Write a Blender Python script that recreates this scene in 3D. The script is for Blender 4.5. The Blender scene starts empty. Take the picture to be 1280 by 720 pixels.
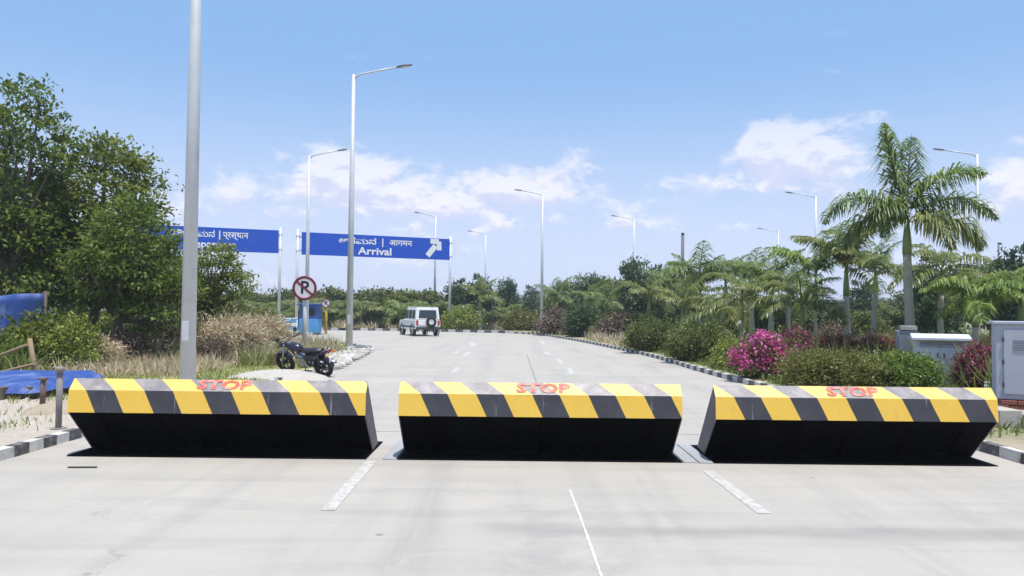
import bpy, bmesh, math, random
import numpy as np
from mathutils import Vector, Matrix, Euler

S = bpy.context.scene
C = S.collection
R = math.radians
random.seed(7)
rng = np.random.default_rng(7)

# ------------------------------------------------------------------ camera
FPX, CAMH = 950.0, 1.7
cam_d = bpy.data.cameras.new('camera')
cam = bpy.data.objects.new('camera', cam_d)
C.objects.link(cam)
cam_d.sensor_width = 36.0
cam_d.lens = 36.0 * FPX / 1280.0
cam_d.clip_start, cam_d.clip_end = 0.1, 6000
CAMROT = Matrix.Rotation(R(91.69), 3, 'X') @ Matrix.Rotation(R(0.6), 3, 'Z')
cam.matrix_world = Matrix.Translation((0, 0, CAMH)) @ CAMROT.to_4x4()
S.camera = cam

def ray(px, py):
    return CAMROT @ Vector(((px - 640) / FPX, -(py - 360) / FPX, -1.0))

def G(px, py, z=0.0):
    """the ground point seen at a pixel of the photograph"""
    d = ray(px, py)
    return Vector((0, 0, CAMH)) + d * ((z - CAMH) / d.z)

def at(px, py, y):
    """the point seen at a pixel, y metres ahead"""
    d = ray(px, py)
    return Vector((0, 0, CAMH)) + d * (y / d.y)

# ------------------------------------------------------------------ world, sun, exposure
SUN_EL, SUN_AZ = R(77), R(152)            # azimuth from +Y towards +X: high, behind the camera to the right
w = bpy.data.worlds.new('World'); S.world = w; w.use_nodes = True
nt = w.node_tree; nt.nodes.clear()
class NT:
    def __init__(self, t): self.t = t
    def n(self, ty, **kw):
        o = self.t.nodes.new(ty)
        for k, v in kw.items(): setattr(o, k, v)
        return o
    def l(self, a, b): self.t.links.new(a, b)
    def val(self, sock, v):
        if hasattr(v, 'is_output'): self.l(v, sock)
        else: sock.default_value = v
    def m(self, op, a, b=0.0, c=None, clamp=False):
        o = self.n('ShaderNodeMath', operation=op, use_clamp=clamp)
        self.val(o.inputs[0], a); self.val(o.inputs[1], b)
        if c is not None: self.val(o.inputs[2], c)
        return o.outputs[0]
    def mix(self, f, a, b, bt='MIX'):
        o = self.n('ShaderNodeMix', data_type='RGBA', blend_type=bt)
        self.val(o.inputs[0], f); self.val(o.inputs[6], a); self.val(o.inputs[7], b)
        return o.outputs[2]
    def ramp(self, f, stops):
        o = self.n('ShaderNodeValToRGB')
        e = o.color_ramp.elements
        while len(e) < len(stops): e.new(0.5)
        for x, (p, c) in zip(e, stops): x.position = p; x.color = (*c, 1) if len(c) == 3 else c
        self.val(o.inputs[0], f)
        return o.outputs[0]
    def sstep(self, x, a, b):
        o = self.n('ShaderNodeMapRange', interpolation_type='SMOOTHSTEP')
        self.val(o.inputs[0], x); self.val(o.inputs[1], a); self.val(o.inputs[2], b)
        return o.outputs[0]
    def noise(self, vec, scale, detail=4, rough=0.55, dist=0.0):
        o = self.n('ShaderNodeTexNoise')
        if vec is not None: self.l(vec, o.inputs['Vector'])
        o.inputs['Scale'].default_value = scale; o.inputs['Detail'].default_value = detail
        o.inputs['Roughness'].default_value = rough; o.inputs['Distortion'].default_value = dist
        return o.outputs[0]
N = NT(nt)
sky = N.n('ShaderNodeTexSky', sky_type='NISHITA', sun_disc=False)
sky.sun_elevation = SUN_EL; sky.sun_rotation = SUN_AZ
sky.air_density = 1.0; sky.dust_density = 1.2; sky.ozone_density = 1.4; sky.altitude = 100
tc = N.n('ShaderNodeTexCoord'); sep = N.n('ShaderNodeSeparateXYZ'); N.l(tc.outputs['Generated'], sep.inputs[0])
sx, sy, sz = sep.outputs
az = N.m('ARCTAN2', sx, sy); el = N.m('ARCSINE', sz)
mp = N.n('ShaderNodeMapping'); N.l(tc.outputs['Generated'], mp.inputs[0]); mp.inputs['Scale'].default_value = (1, 1, 1.9)
mp.inputs['Location'].default_value = (0.3, 0.1, 0.05)
big = N.noise(mp.outputs[0], 5.0, 6, 0.55, 0.2)
fine = N.noise(mp.outputs[0], 21.0, 10, 0.62, 0.3)
# individual cumulus heads: (pixel x, pixel y, half width, half height, strength)
HEADS = [(995, 205, 70, 42, .30), (965, 185, 40, 26, .16), (630, 248, 85, 36, .26), (640, 228, 45, 20, .14), (545, 255, 40, 20, .12),
         (440, 215, 60, 34, .22), (420, 235, 95, 40, .14), (490, 228, 40, 22, .12), (1275, 220, 30, 26, .25), (870, 232, 40, 14, .16), (800, 262, 70, 22, .12),
         (820, 128, 28, 8, .08), (730, 186, 22, 10, .10), (1095, 150, 30, 14, .07), (270, 250, 70, 30, .14), (1150, 260, 90, 30, .10)]
def density(dz):
    if dz == 0: b_, f_, e_ = big, fine, el
    else:
        m2 = N.n('ShaderNodeVectorMath', operation='ADD'); N.l(mp.outputs[0], m2.inputs[0]); m2.inputs[1].default_value = (0, 0, dz * 1.9)
        b_ = N.noise(m2.outputs[0], 5.0, 6, 0.55, 0.2); f_ = N.noise(m2.outputs[0], 21.0, 10, 0.62, 0.3); e_ = N.m('ADD', el, dz)
    bias = None
    for (px, py, hw, hh, st) in HEADS:
        d = ray(px, py).normalized(); a0, e0 = math.atan2(d.x, d.y), math.asin(d.z)
        u = N.m('DIVIDE', N.m('SUBTRACT', az, a0), hw / FPX); v = N.m('DIVIDE', N.m('SUBTRACT', e_, e0), hh / FPX)
        g = N.m('MULTIPLY', N.m('EXPONENT', N.m('MULTIPLY', N.m('ADD', N.m('MULTIPLY', u, u), N.m('MULTIPLY', v, v)), -0.8)), st * .9)
        bias = g if bias is None else N.m('ADD', bias, g)
    q = N.m('ADD', N.m('ADD', N.m('MULTIPLY', b_, 0.46), N.m('MULTIPLY', f_, 0.54)), bias)
    return N.m('ADD', q, N.m('MULTIPLY', N.sstep(e_, 0.26, 0.05), 0.07))
dens = density(0); dens_up = density(.014)
cl = N.sstep(dens, 0.595, 0.76)
cl = N.m('MULTIPLY', cl, N.m('MULTIPLY', N.sstep(el, 0.45, 0.12), .86))
lit = N.sstep(N.m('SUBTRACT', dens, dens_up), -.07, .06)
veil = N.m('MULTIPLY', N.sstep(el, 0.33, 0.03), 0.84)          # pale haze low over the horizon
skyc = N.mix(0.6, sky.outputs[0], (3.5, 6.3, 11.0, 1))
skyc = N.mix(veil, skyc, (7.0, 7.8, 9.9, 1))
cc = N.mix(lit, (7.0, 7.2, 9.2, 1), (9.8, 9.6, 10.3, 1))
skyc = N.mix(N.m('MULTIPLY', cl, 0.9), skyc, cc)
bg = N.n('ShaderNodeBackground'); N.l(skyc, bg.inputs[0]); bg.inputs[1].default_value = 0.072
wo = N.n('ShaderNodeOutputWorld'); N.l(bg.outputs[0], wo.inputs[0])

sun_d = bpy.data.lights.new('sun', 'SUN'); sun_d.energy = 3.5; sun_d.angle = R(0.5); sun_d.color = (1.0, 0.965, 0.91)
sun = bpy.data.objects.new('sun', sun_d); C.objects.link(sun)
sv = Vector((math.sin(SUN_AZ) * math.cos(SUN_EL), math.cos(SUN_AZ) * math.cos(SUN_EL), math.sin(SUN_EL)))
sun.rotation_euler = sv.to_track_quat('Z', 'Y').to_euler()
S.view_settings.view_transform = 'Standard'; S.view_settings.look = 'None'
S.view_settings.exposure = 0.56; S.view_settings.gamma = 1.0
S.render.engine = 'CYCLES'
S.cycles.max_bounces = 7; S.cycles.transparent_max_bounces = 6; S.cycles.caustics_reflective = False; S.cycles.caustics_refractive = False

# ------------------------------------------------------------------ materials
def newmat(name):
    m = bpy.data.materials.new(name); m.use_nodes = True
    t = m.node_tree; t.nodes.clear(); n = NT(t)
    b = n.n('ShaderNodeBsdfPrincipled'); o = n.n('ShaderNodeOutputMaterial'); n.l(b.outputs[0], o.inputs[0])
    tcn = n.n('ShaderNodeTexCoord')
    return m, n, b, tcn, o

def mat(name, col, *a, **k):
    per = k.pop('per', False); m = mat0(name, col, *a, **k)
    if per:
        t = m.node_tree; n = NT(t); tcn = [x for x in t.nodes if x.type == 'TEX_COORD'][0]; oi = n.n('ShaderNodeObjectInfo'); va = n.n('ShaderNodeVectorMath', operation='ADD')
        ls = [l.to_socket for l in t.links if l.from_node == tcn]; n.l(tcn.outputs['Object'], va.inputs[0]); cm = n.n('ShaderNodeCombineXYZ')
        n.l(n.m('MULTIPLY', oi.outputs['Random'], 60.0), cm.inputs[0]); n.l(n.m('MULTIPLY', oi.outputs['Random'], 37.0), cm.inputs[1]); n.l(cm.outputs[0], va.inputs[1])
        for q in ls: n.l(va.outputs[0], q)
    return m

def mat0(name, col, rough=0.6, var=0.18, scale=6.0, metal=0.0, bump=0.0, dirt=None, dirt_amt=0.4, dirt_scale=2.0, spec=0.5, bscale=None, coord='Object'):
    m, n, b, tcn, o = newmat(name)
    v = tcn.outputs[coord]
    f = n.noise(v, scale, 5, 0.6)
    c = n.mix(f, tuple(x * (1 - var) for x in col) + (1,), tuple(min(1, x * (1 + var)) for x in col) + (1,))
    if dirt:
        g = n.m('MULTIPLY', n.sstep(n.noise(v, dirt_scale, 7, 0.65, 0.3), 0.45, 0.75), dirt_amt)
        c = n.mix(g, c, (*dirt, 1))
    n.l(c, b.inputs['Base Color'])
    b.inputs['Roughness'].default_value = rough; b.inputs['Metallic'].default_value = metal
    b.inputs['Specular IOR Level'].default_value = spec
    if bump:
        bp = n.n('ShaderNodeBump'); bp.inputs['Strength'].default_value = bump; bp.inputs['Distance'].default_value = 0.02
        n.l(n.noise(v, bscale or scale * 4, 6, 0.65), bp.inputs['Height']); n.l(bp.outputs[0], b.inputs['Normal'])
    return m

def leafmat(name, dark, mid, light, trans=0.25, rough=0.5, spec=0.35):
    m, n, b, tcn, o = newmat(name)
    a = n.n('ShaderNodeAttribute', attribute_name='rnd')
    c = n.ramp(a.outputs['Fac'], [(0.0, dark), (0.55, mid), (1.0, light)])
    n.l(c, b.inputs['Base Color']); b.inputs['Roughness'].default_value = rough
    b.inputs['Specular IOR Level'].default_value = spec
    tr = n.n('ShaderNodeBsdfTranslucent'); n.l(c, tr.inputs[0])
    mx = n.n('ShaderNodeMixShader'); mx.inputs[0].default_value = trans
    n.l(b.outputs[0], mx.inputs[1]); n.l(tr.outputs[0], mx.inputs[2]); n.l(mx.outputs[0], o.inputs[0])
    return m

M = {}
M['galv'] = mat('galvanised_steel', (.60, .61, .62), .45, .10, 3, .12, dirt=(.3, .28, .26), dirt_amt=.3)
M['darkmetal'] = mat('dark_metal', (.06, .06, .065), .5, .2, 8, .3)
M['lamp_grey'] = mat('lamp_grey', (.16, .17, .19), .5, .1, 6, .2)
M['glass_lens'] = mat('lamp_lens', (.6, .62, .62), .15, .05, 3)
M['blue_sign'] = mat('blue_sign', (.004, .075, .50), .5, .10, .8, dirt=(.03, .11, .40), dirt_amt=.4, dirt_scale=.7)
M['white_print'] = mat('white_print', (.80, .80, .78), .5, .05, 4)
M['white_sign'] = mat('white_sign', (.76, .74, .75), .45, .06, 5)
M['red_ring'] = mat('red_ring', (.20, .015, .03), .45, .1, 6)
M['black_print'] = mat('black_print', (.012, .012, .02), .5, .1, 6)
M['shade_black'] = mat('shade_black', (.0022, .0022, .003), .75, .3, 5, spec=.04, dirt=(.009, .008, .008), dirt_amt=.5, dirt_scale=3)  # near-black colour paints in the deep shade under the blockers
M['cheek'] = mat('cheek_plate', (.115, .10, .115), .55, .2, 6, dirt=(.30, .28, .28), dirt_amt=.35, dirt_scale=4)
M['frame_plate'] = mat('frame_plate', (.40, .39, .38), .5, .2, 5, .1, dirt=(.14, .13, .13), dirt_amt=.5, dirt_scale=5)
M['stop_red'] = mat('stop_red', (.66, .11, .08), .6, .2, 12, dirt=(.66, .48, .36), dirt_amt=1.0, dirt_scale=8)
M['sand_concrete'] = mat('pale_concrete', (.45, .41, .36), .85, .18, 4, bump=.4, dirt=(.36, .31, .26), dirt_amt=.5)
M['kerb_white'] = mat('kerb_white', (.60, .58, .55), .8, .12, 5, bump=.5, dirt=(.30, .265, .22), dirt_amt=.8, dirt_scale=6, per=True)
M['kerb_black'] = mat('kerb_black', (.085, .08, .085), .8, .25, 5, bump=.5, dirt=(.36, .33, .29), dirt_amt=.75, dirt_scale=7, per=True)
M['kerb_grey'] = mat('kerb_grey', (.34, .32, .30), .85, .2, 5, bump=.4, dirt=(.22, .20, .18), dirt_amt=.5, dirt_scale=5)
M['bark'] = mat('bark', (.13, .10, .075), .9, .3, 8, bump=.6)
M['palm_trunk'] = mat('palm_trunk', (.40, .37, .28), .85, .2, 7, bump=.5, dirt=(.18, .15, .11), dirt_amt=.45, dirt_scale=6)
M['palm_pale'] = mat('palm_pale_trunk', (.46, .42, .34), .85, .15, 7, bump=.4, dirt=(.25, .21, .16), dirt_amt=.4, dirt_scale=6)
M['crownshaft'] = mat('crownshaft', (.20, .27, .09), .5, .2, 4, dirt=(.26, .25, .14), dirt_amt=.4, dirt_scale=3)
M['leaf_tree'] = leafmat('leaf_tree', (.05, .092, .018), (.14, .20, .034), (.32, .37, .08), .52)
M['leaf_tree2'] = leafmat('leaf_tree_olive', (.065, .098, .018), (.175, .215, .034), (.37, .39, .085), .52)
M['leaf_far'] = leafmat('leaf_far', (.045, .08, .034), (.095, .15, .055), (.18, .24, .095), .2)
M['leaf_dark'] = leafmat('leaf_dark', (.025, .05, .02), (.06, .105, .036), (.13, .18, .06), .3)
M['leaf_palm'] = leafmat('leaf_palm', (.07, .12, .034), (.16, .23, .066), (.34, .40, .14), .5, .36, .6)
M['leaf_palm_bright'] = leafmat('leaf_palm_bright', (.08, .14, .025), (.17, .255, .05), (.34, .41, .11), .4, .4, .5)
M['leaf_palm_olive'] = leafmat('leaf_palm_olive', (.085, .12, .032), (.19, .23, .066), (.40, .41, .15), .5, .38, .6)
M['leaf_hedge'] = leafmat('leaf_hedge', (.055, .078, .022), (.135, .165, .042), (.29, .30, .09), .4)
M['leaf_olive'] = leafmat('leaf_olive', (.075, .085, .02), (.185, .19, .044), (.36, .33, .10), .4)
M['leaf_yellow'] = leafmat('leaf_yellow_green', (.10, .14, .02), (.24, .29, .05), (.42, .44, .12), .3)
M['leaf_bright'] = leafmat('leaf_bright', (.06, .115, .02), (.16, .245, .042), (.38, .43, .11), .4)
M['leaf_red'] = leafmat('leaf_burgundy', (.10, .03, .03), (.25, .08, .07), (.44, .22, .15), .4)
M['leaf_pale'] = leafmat('leaf_pale', (.14, .18, .10), (.36, .40, .28), (.60, .62, .48), .25)
M['petal'] = leafmat('magenta_petal', (.48, .045, .23), (.78, .11, .40), (.90, .36, .60), .4, .6)
M['petal_red'] = leafmat('purple_red_petal', (.12, .02, .055), (.27, .045, .12), (.46, .16, .25), .3, .6)
M['dry'] = leafmat('dry_blade', (.36, .27, .16), (.58, .48, .32), (.76, .68, .50), .3, .8)
M['dry_dark'] = leafmat('dry_brown', (.09, .065, .05), (.19, .14, .105), (.34, .26, .19), .2, .8)
M['grass'] = leafmat('grass_blade', (.13, .16, .04), (.27, .30, .085), (.48, .48, .20), .3, .7)
M['weed'] = leafmat('weed_blade', (.07, .11, .022), (.16, .21, .05), (.33, .34, .11), .4, .7)

# road concrete
m, n, b, tcn, o = newmat('road_concrete'); M['road'] = m
v = tcn.outputs['Object']
st = n.n('ShaderNodeMapping'); n.l(v, st.inputs[0]); st.inputs['Scale'].default_value = (.22, 2.2, 1)
c = n.mix(n.noise(v, .55, 6, .6), (.385, .350, .302, 1), (.462, .425, .370, 1))
c = n.mix(n.m('MULTIPLY', n.sstep(n.noise(st.outputs[0], 1.1, 6, .62, .5), .42, .72), .34), c, (.265, .25, .228, 1))
ln = n.n('ShaderNodeMapping'); n.l(v, ln.inputs[0]); ln.inputs['Scale'].default_value = (1.7, .12, 1)
c = n.mix(n.m('MULTIPLY', n.sstep(n.noise(ln.outputs[0], .8, 5, .6), .45, .75), .34), c, (.27, .253, .235, 1))
c = n.mix(n.m('MULTIPLY', n.sstep(n.noise(v, 55, 3, .75), .52, .72), .26), c, (.25, .235, .215, 1))
c = n.mix(n.m('MULTIPLY', n.sstep(n.noise(v, 1.9, 8, .7, .8), .58, .70), .35), c, (.49, .455, .40, 1))
c = n.mix(n.m('MULTIPLY', n.sstep(n.noise(v, 3.3, 9, .75, .5), .64, .74), .45), c, (.24, .225, .21, 1))
# old rolled-in dark band across the slab, and a darker worn patch right of the sealed joint
sp = n.n('ShaderNodeSeparateXYZ'); n.l(v, sp.inputs[0])
by = n.m('ABSOLUTE', n.m('SUBTRACT', n.m('ADD', sp.outputs[1], n.m('MULTIPLY', n.m('SUBTRACT', n.noise(v, 1.4, 4), .5), .35)), 5.95))
bandm = n.m('MULTIPLY', n.m('MULTIPLY', n.sstep(by, .26, .02), n.sstep(sp.outputs[0], -.8, .6)), n.m('ADD', .12, n.m('MULTIPLY', n.noise(st.outputs[0], 2.5, 6, .7), .55)))
c = n.mix(bandm, c, (.19, .18, .17, 1))
pm = n.m('MULTIPLY', n.m('MULTIPLY', n.sstep(n.m('ABSOLUTE', n.m('SUBTRACT', sp.outputs[0], .35)), .75, .30), n.sstep(n.m('ADD', sp.outputs[1], n.m('MULTIPLY', n.noise(v, 2, 5), .8)), 8.0, 6.6)), n.sstep(n.noise(v, 2.6, 7, .68), .32, .66))
c = n.mix(n.m('MULTIPLY', pm, .42), c, (.25, .24, .23, 1))
vo = n.n('ShaderNodeTexVoronoi', feature='DISTANCE_TO_EDGE'); vo.inputs['Scale'].default_value = .35
wv = n.n('ShaderNodeVectorMath', operation='ADD'); n.l(v, wv.inputs[0])
nn = n.n('ShaderNodeTexNoise'); n.l(v, nn.inputs['Vector']); nn.inputs['Scale'].default_value = 2.2; nn.inputs['Detail'].default_value = 6
n.l(nn.outputs[1], wv.inputs[1]); n.l(wv.outputs[0], vo.inputs['Vector'])
crk = n.m('MULTIPLY', n.sstep(vo.outputs[0], .006, .0), n.sstep(n.noise(v, .5, 2), .55, .68))
c = n.mix(n.m('MULTIPLY', crk, .55), c, (.20, .19, .18, 1))
for xc in (-2.6, -.75, 1.25, 2.9, 4.3):
    tw = n.m('ABSOLUTE', n.m('SUBTRACT', n.m('ADD', sp.outputs[0], n.m('MULTIPLY', n.m('SUBTRACT', n.noise(v, .25, 2), .5), .9)), xc))
    c = n.mix(n.m('MULTIPLY', n.m('MULTIPLY', n.sstep(tw, .34, .04), n.sstep(n.noise(ln.outputs[0], 2.2, 6, .7), .40, .70)), .30), c, (.22, .21, .20, 1))
vd = n.n('ShaderNodeTexVoronoi', feature='F1'); vd.inputs['Scale'].default_value = 1.6; n.l(v, vd.inputs['Vector'])
c = n.mix(n.m('MULTIPLY', n.m('MULTIPLY', n.sstep(vd.outputs[0], .075, .02), n.sstep(n.noise(v, .7, 3), .50, .62)), .55), c, (.12, .115, .11, 1))
n.l(c, b.inputs['Base Color']); b.inputs['Roughness'].default_value = .75; b.inputs['Specular IOR Level'].default_value = .3
bp = n.n('ShaderNodeBump'); bp.inputs['Strength'].default_value = .25; bp.inputs['Distance'].default_value = .006
n.l(n.noise(v, 60, 4, .7), bp.inputs['Height']); n.l(bp.outputs[0], b.inputs['Normal'])
M['dark_grey_patch'] = mat('dark_grey_patch', (.115, .11, .105), .85, .3, 6, bump=.4, dirt=(.3, .28, .25), dirt_amt=.6, dirt_scale=3)
M['sealant'] = mat('joint_sealant', (.16, .155, .15), .8, .4, 9, dirt=(.42, .41, .39), dirt_amt=.9, dirt_scale=4)
# worn white road paint: patches of the concrete show through
m, n, b, tcn, o = newmat('road_paint'); M['paint'] = m
v = tcn.outputs['Object']
f = n.m('MULTIPLY', n.sstep(n.noise(v, 11, 8, .78), .38, .68), .62)
c = n.mix(f, (.39, .36, .32, 1), (.74, .72, .68, 1)); n.l(c, b.inputs['Base Color']); b.inputs['Roughness'].default_value = .7

def verge_material(name, sand, green, straw, y0, y1):
    m, n, b, tcn, o = newmat(name)
    v = tcn.outputs['Object']; sp = n.n('ShaderNodeSeparateXYZ'); n.l(v, sp.inputs[0])
    nz = n.noise(v, .45, 6, .65)
    zone = n.sstep(n.m('ADD', sp.outputs[1], n.m('MULTIPLY', n.m('SUBTRACT', nz, .5), 6.0)), y0, y1)
    gs = n.mix(n.sstep(n.noise(v, .8, 6, .7), .40, .62), (*green, 1), (*straw, 1))
    sd = n.mix(n.noise(v, 2.5, 7, .7), tuple(x * .75 for x in sand) + (1,), tuple(x * 1.15 for x in sand) + (1,))
    c = n.mix(zone, sd, gs)
    c = n.mix(n.m('MULTIPLY', n.sstep(n.noise(v, 11, 6, .7), .52, .75), .5), c, (.13, .105, .07, 1))
    n.l(c, b.inputs['Base Color']); b.inputs['Roughness'].default_value = .95; b.inputs['Specular IOR Level'].default_value = .1
    bp = n.n('ShaderNodeBump'); bp.inputs['Strength'].default_value = .6; bp.inputs['Distance'].default_value = .04
    n.l(n.noise(v, 9, 7, .7), bp.inputs['Height']); n.l(bp.outputs[0], b.inputs['Normal'])
    return m
M['verge_left'] = verge_material('verge_left', (.46, .40, .33), (.20, .225, .065), (.42, .37, .21), 12.5, 15.5)
M['verge_right'] = verge_material('verge_right', (.40, .33, .24), (.12, .15, .05), (.38, .33, .22), 9, 12)
M['field'] = verge_material('field', (.3, .27, .16), (.15, .19, .07), (.40, .37, .24), -50, -40)

# ------------------------------------------------------------------ object helpers
def tag(o, label=None, cat=None, group=None, kind=None):
    if label: o['label'] = label
    if cat: o['category'] = cat
    if group: o['group'] = group
    if kind: o['kind'] = kind
    return o

def empty(name, loc=(0, 0, 0), rz=0.0, label=None, cat=None, group=None, kind=None):
    o = bpy.data.objects.new(name, None); C.objects.link(o); o.location = loc; o.rotation_euler = (0, 0, rz)
    o.empty_display_size = .2
    return tag(o, label, cat, group, kind)

def link(name, data, parent=None, loc=None, rot=None):
    o = bpy.data.objects.new(name, data); C.objects.link(o)
    if parent is not None: o.parent = parent
    if loc is not None: o.location = loc
    if rot is not None: o.rotation_euler = rot
    return o

def copy_tree(o, parent=None):
    c = o.copy(); C.objects.link(c)
    if parent is not None: c.parent = parent
    for ch in list(o.children): copy_tree(ch, c)
    return c

class MB:
    """collects shapes, then links them as one mesh object"""
    def __init__(self): self.v = []; self.f = []; self.mi = []; self.sm = []
    def add(self, vs, fs, mi=0, smooth=False):
        k = len(self.v); self.v += [tuple(p) for p in vs]
        for f in fs: self.f.append([i + k for i in f]); self.mi.append(mi); self.sm.append(smooth)
        return self
    def box(self, c, s, mi=0, mtx=None, taper=1.0):
        x, y, z = s[0] / 2, s[1] / 2, s[2] / 2; t = taper
        vs = [Vector(p) for p in ((-x, -y, -z), (x, -y, -z), (x, y, -z), (-x, y, -z), (-x * t, -y * t, z), (x * t, -y * t, z), (x * t, y * t, z), (-x * t, y * t, z))]
        if mtx is not None: vs = [mtx @ p for p in vs]
        vs = [p + Vector(c) for p in vs]
        return self.add(vs, [(3, 2, 1, 0), (4, 5, 6, 7), (0, 1, 5, 4), (1, 2, 6, 5), (2, 3, 7, 6), (3, 0, 4, 7)], mi)
    def tube(self, pts, rad, k=10, mi=0, caps=True, smooth=True, flat=1.0):
        pts = [Vector(p) for p in pts]; nP = len(pts)
        if not hasattr(rad, '__len__'): rad = [rad] * nP
        vs = []; up = None
        for i, p in enumerate(pts):
            t = (pts[min(i + 1, nP - 1)] - pts[max(i - 1, 0)]).normalized()
            if up is None:
                up = Vector((0, 0, 1)) if abs(t.z) < .9 else Vector((1, 0, 0))
            a = t.cross(up).normalized(); bb = a.cross(t).normalized(); up = bb
            for j in range(k):
                an = 2 * math.pi * j / k
                vs.append(p + a * (math.cos(an) * rad[i]) + bb * (math.sin(an) * rad[i] * flat))
        fs = []
        for i in range(nP - 1):
            for j in range(k):
                j2 = (j + 1) % k
                fs.append((i * k + j, i * k + j2, (i + 1) * k + j2, (i + 1) * k + j))
        self.add(vs, fs, mi, smooth)
        if caps:
            q = len(self.v) - len(vs)
            self.f.append([q + j for j in range(k)][::-1]); self.mi.append(mi); self.sm.append(False)
            self.f.append([q + (nP - 1) * k + j for j in range(k)]); self.mi.append(mi); self.sm.append(False)
        return self
    def prism(self, prof, x0, x1, mi=0):
        """profile of (y, z) points swept along x"""
        k = len(prof)
        vs = [(x0, p[0], p[1]) for p in prof] + [(x1, p[0], p[1]) for p in prof]
        fs = [(i, (i + 1) % k, (i + 1) % k + k, i + k) for i in range(k)] + [tuple(range(k))[::-1], tuple(range(k, 2 * k))]
        return self.add(vs, fs, mi)
    def torus(self, c, Rr, r, axis='y', k=20, q=8, mi=0):
        vs = []; fs = []
        for i in range(k):
            a = 2 * math.pi * i / k
            for j in range(q):
                bq = 2 * math.pi * j / q
                rr = Rr + r * math.cos(bq); hgt = r * math.sin(bq)
                p = (rr * math.cos(a), hgt, rr * math.sin(a)) if axis == 'y' else (hgt, rr * math.cos(a), rr * math.sin(a)) if axis == 'x' else (rr * math.cos(a), rr * math.sin(a), hgt)
                vs.append((p[0] + c[0], p[1] + c[1], p[2] + c[2]))
        for i in range(k):
            for j in range(q):
                fs.append((i * q + j, ((i + 1) % k) * q + j, ((i + 1) % k) * q + (j + 1) % q, i * q + (j + 1) % q))
        return self.add(vs, fs, mi, True)
    def mesh(self, name, mats, bevel=0.0, seg=2):
        me = bpy.data.meshes.new(name); me.from_pydata(self.v, [], self.f)
        me.polygons.foreach_set('material_index', self.mi); me.polygons.foreach_set('use_smooth', self.sm)
        for x in (mats if isinstance(mats, (list, tuple)) else [mats]): me.materials.append(x)
        bm = bmesh.new(); bm.from_mesh(me)
        bmesh.ops.recalc_face_normals(bm, faces=bm.faces)
        if bevel:
            bmesh.ops.remove_doubles(bm, verts=bm.verts, dist=1e-5)
            es = [e for e in bm.edges if len(e.link_faces) == 2 and e.calc_face_angle() > .6]
            bmesh.ops.bevel(bm, geom=es, offset=bevel, segments=seg, profile=.5, affect='EDGES', clamp_overlap=True)
        bm.to_mesh(me); bm.free(); me.update()
        return me
    def build(self, name, mats, parent=None, bevel=0.0, seg=2):
        return link(name, self.mesh(name, mats, bevel, seg), parent)

def poly_sheet(name, pts, z, m, thick=0.0):
    """a flat polygon, optionally with side walls going down"""
    bm = bmesh.new()
    vs = [bm.verts.new((p[0], p[1], z)) for p in pts]
    f = bm.faces.new(vs); f.normal_update()
    if f.normal.z < 0: f.normal_flip()
    if thick:
        lo = [bm.verts.new((p[0], p[1], z - thick)) for p in pts]
        for i in range(len(pts)):
            j = (i + 1) % len(pts); bm.faces.new((vs[i], vs[j], lo[j], lo[i]))
    bmesh.ops.triangulate(bm, faces=[f])
    bmesh.ops.recalc_face_normals(bm, faces=bm.faces) if thick else None
    me = bpy.data.meshes.new(name); bm.to_mesh(me); bm.free(); me.materials.append(m)
    return link(name, me)

def np_mesh(name, V, F, mats, rnd=None, mi=None, smooth=False):
    me = bpy.data.meshes.new(name)
    V = np.asarray(V, np.float32); F = np.asarray(F, np.int32); nf, k = F.shape
    me.vertices.add(len(V)); me.vertices.foreach_set('co', V.ravel())
    me.loops.add(nf * k); me.loops.foreach_set('vertex_index', F.ravel())
    me.polygons.add(nf); me.polygons.foreach_set('loop_start', np.arange(0, nf * k, k, dtype=np.int32))
    if mi is not None: me.polygons.foreach_set('material_index', np.asarray(mi, np.int32))
    for x in (mats if isinstance(mats, (list, tuple)) else [mats]): me.materials.append(x)
    if rnd is not None:
        a = me.attributes.new('rnd', 'FLOAT', 'FACE'); a.data.foreach_set('value', np.asarray(rnd, np.float32))
    me.update(calc_edges=True)
    return me

def unit(a): return a / np.maximum(np.linalg.norm(a, axis=-1, keepdims=True), 1e-9)

def leaf_quads(P, D, Nn, L, W):
    """rhombic leaves at P pointing along D, facing Nn"""
    D = unit(D); Sd = unit(np.cross(D, Nn)); L = L[:, None]; W = W[:, None]
    fold = unit(np.cross(Sd, D)) * W * .25
    a = P; bq = P + D * L * .45 + Sd * W * .5 + fold; c = P + D * L; d = P + D * L * .45 - Sd * W * .5 + fold
    V = np.stack([a, bq, c, d], 1).reshape(-1, 3)
    F = np.arange(len(P) * 4).reshape(-1, 4)
    return V, F

def clumpy(nclump, per, size, ell, r_clump, r, shell=.55, zsq=.7, bias=None):
    """leaf positions in clumps spread through an ellipsoid (centre, radii)"""
    c0, rad = np.array(ell[0], float), np.array(ell[1], float)
    u = unit(r.normal(size=(nclump, 3))); t = shell + (1.12 - shell) * r.random((nclump, 1)) ** .7
    cc = c0 + u * t * rad
    off = r.normal(size=(nclump, per, 3)) * r_clump * (0.6 + .8 * r.random((nclump, 1, 1))); off[..., 2] *= zsq
    P = (cc[:, None, :] + off).reshape(-1, 3)
    tone = np.repeat(r.random(nclump) * .55, per) + r.random(nclump * per) * .45
    out = unit(P - c0)
    return P, out, tone, cc

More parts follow.
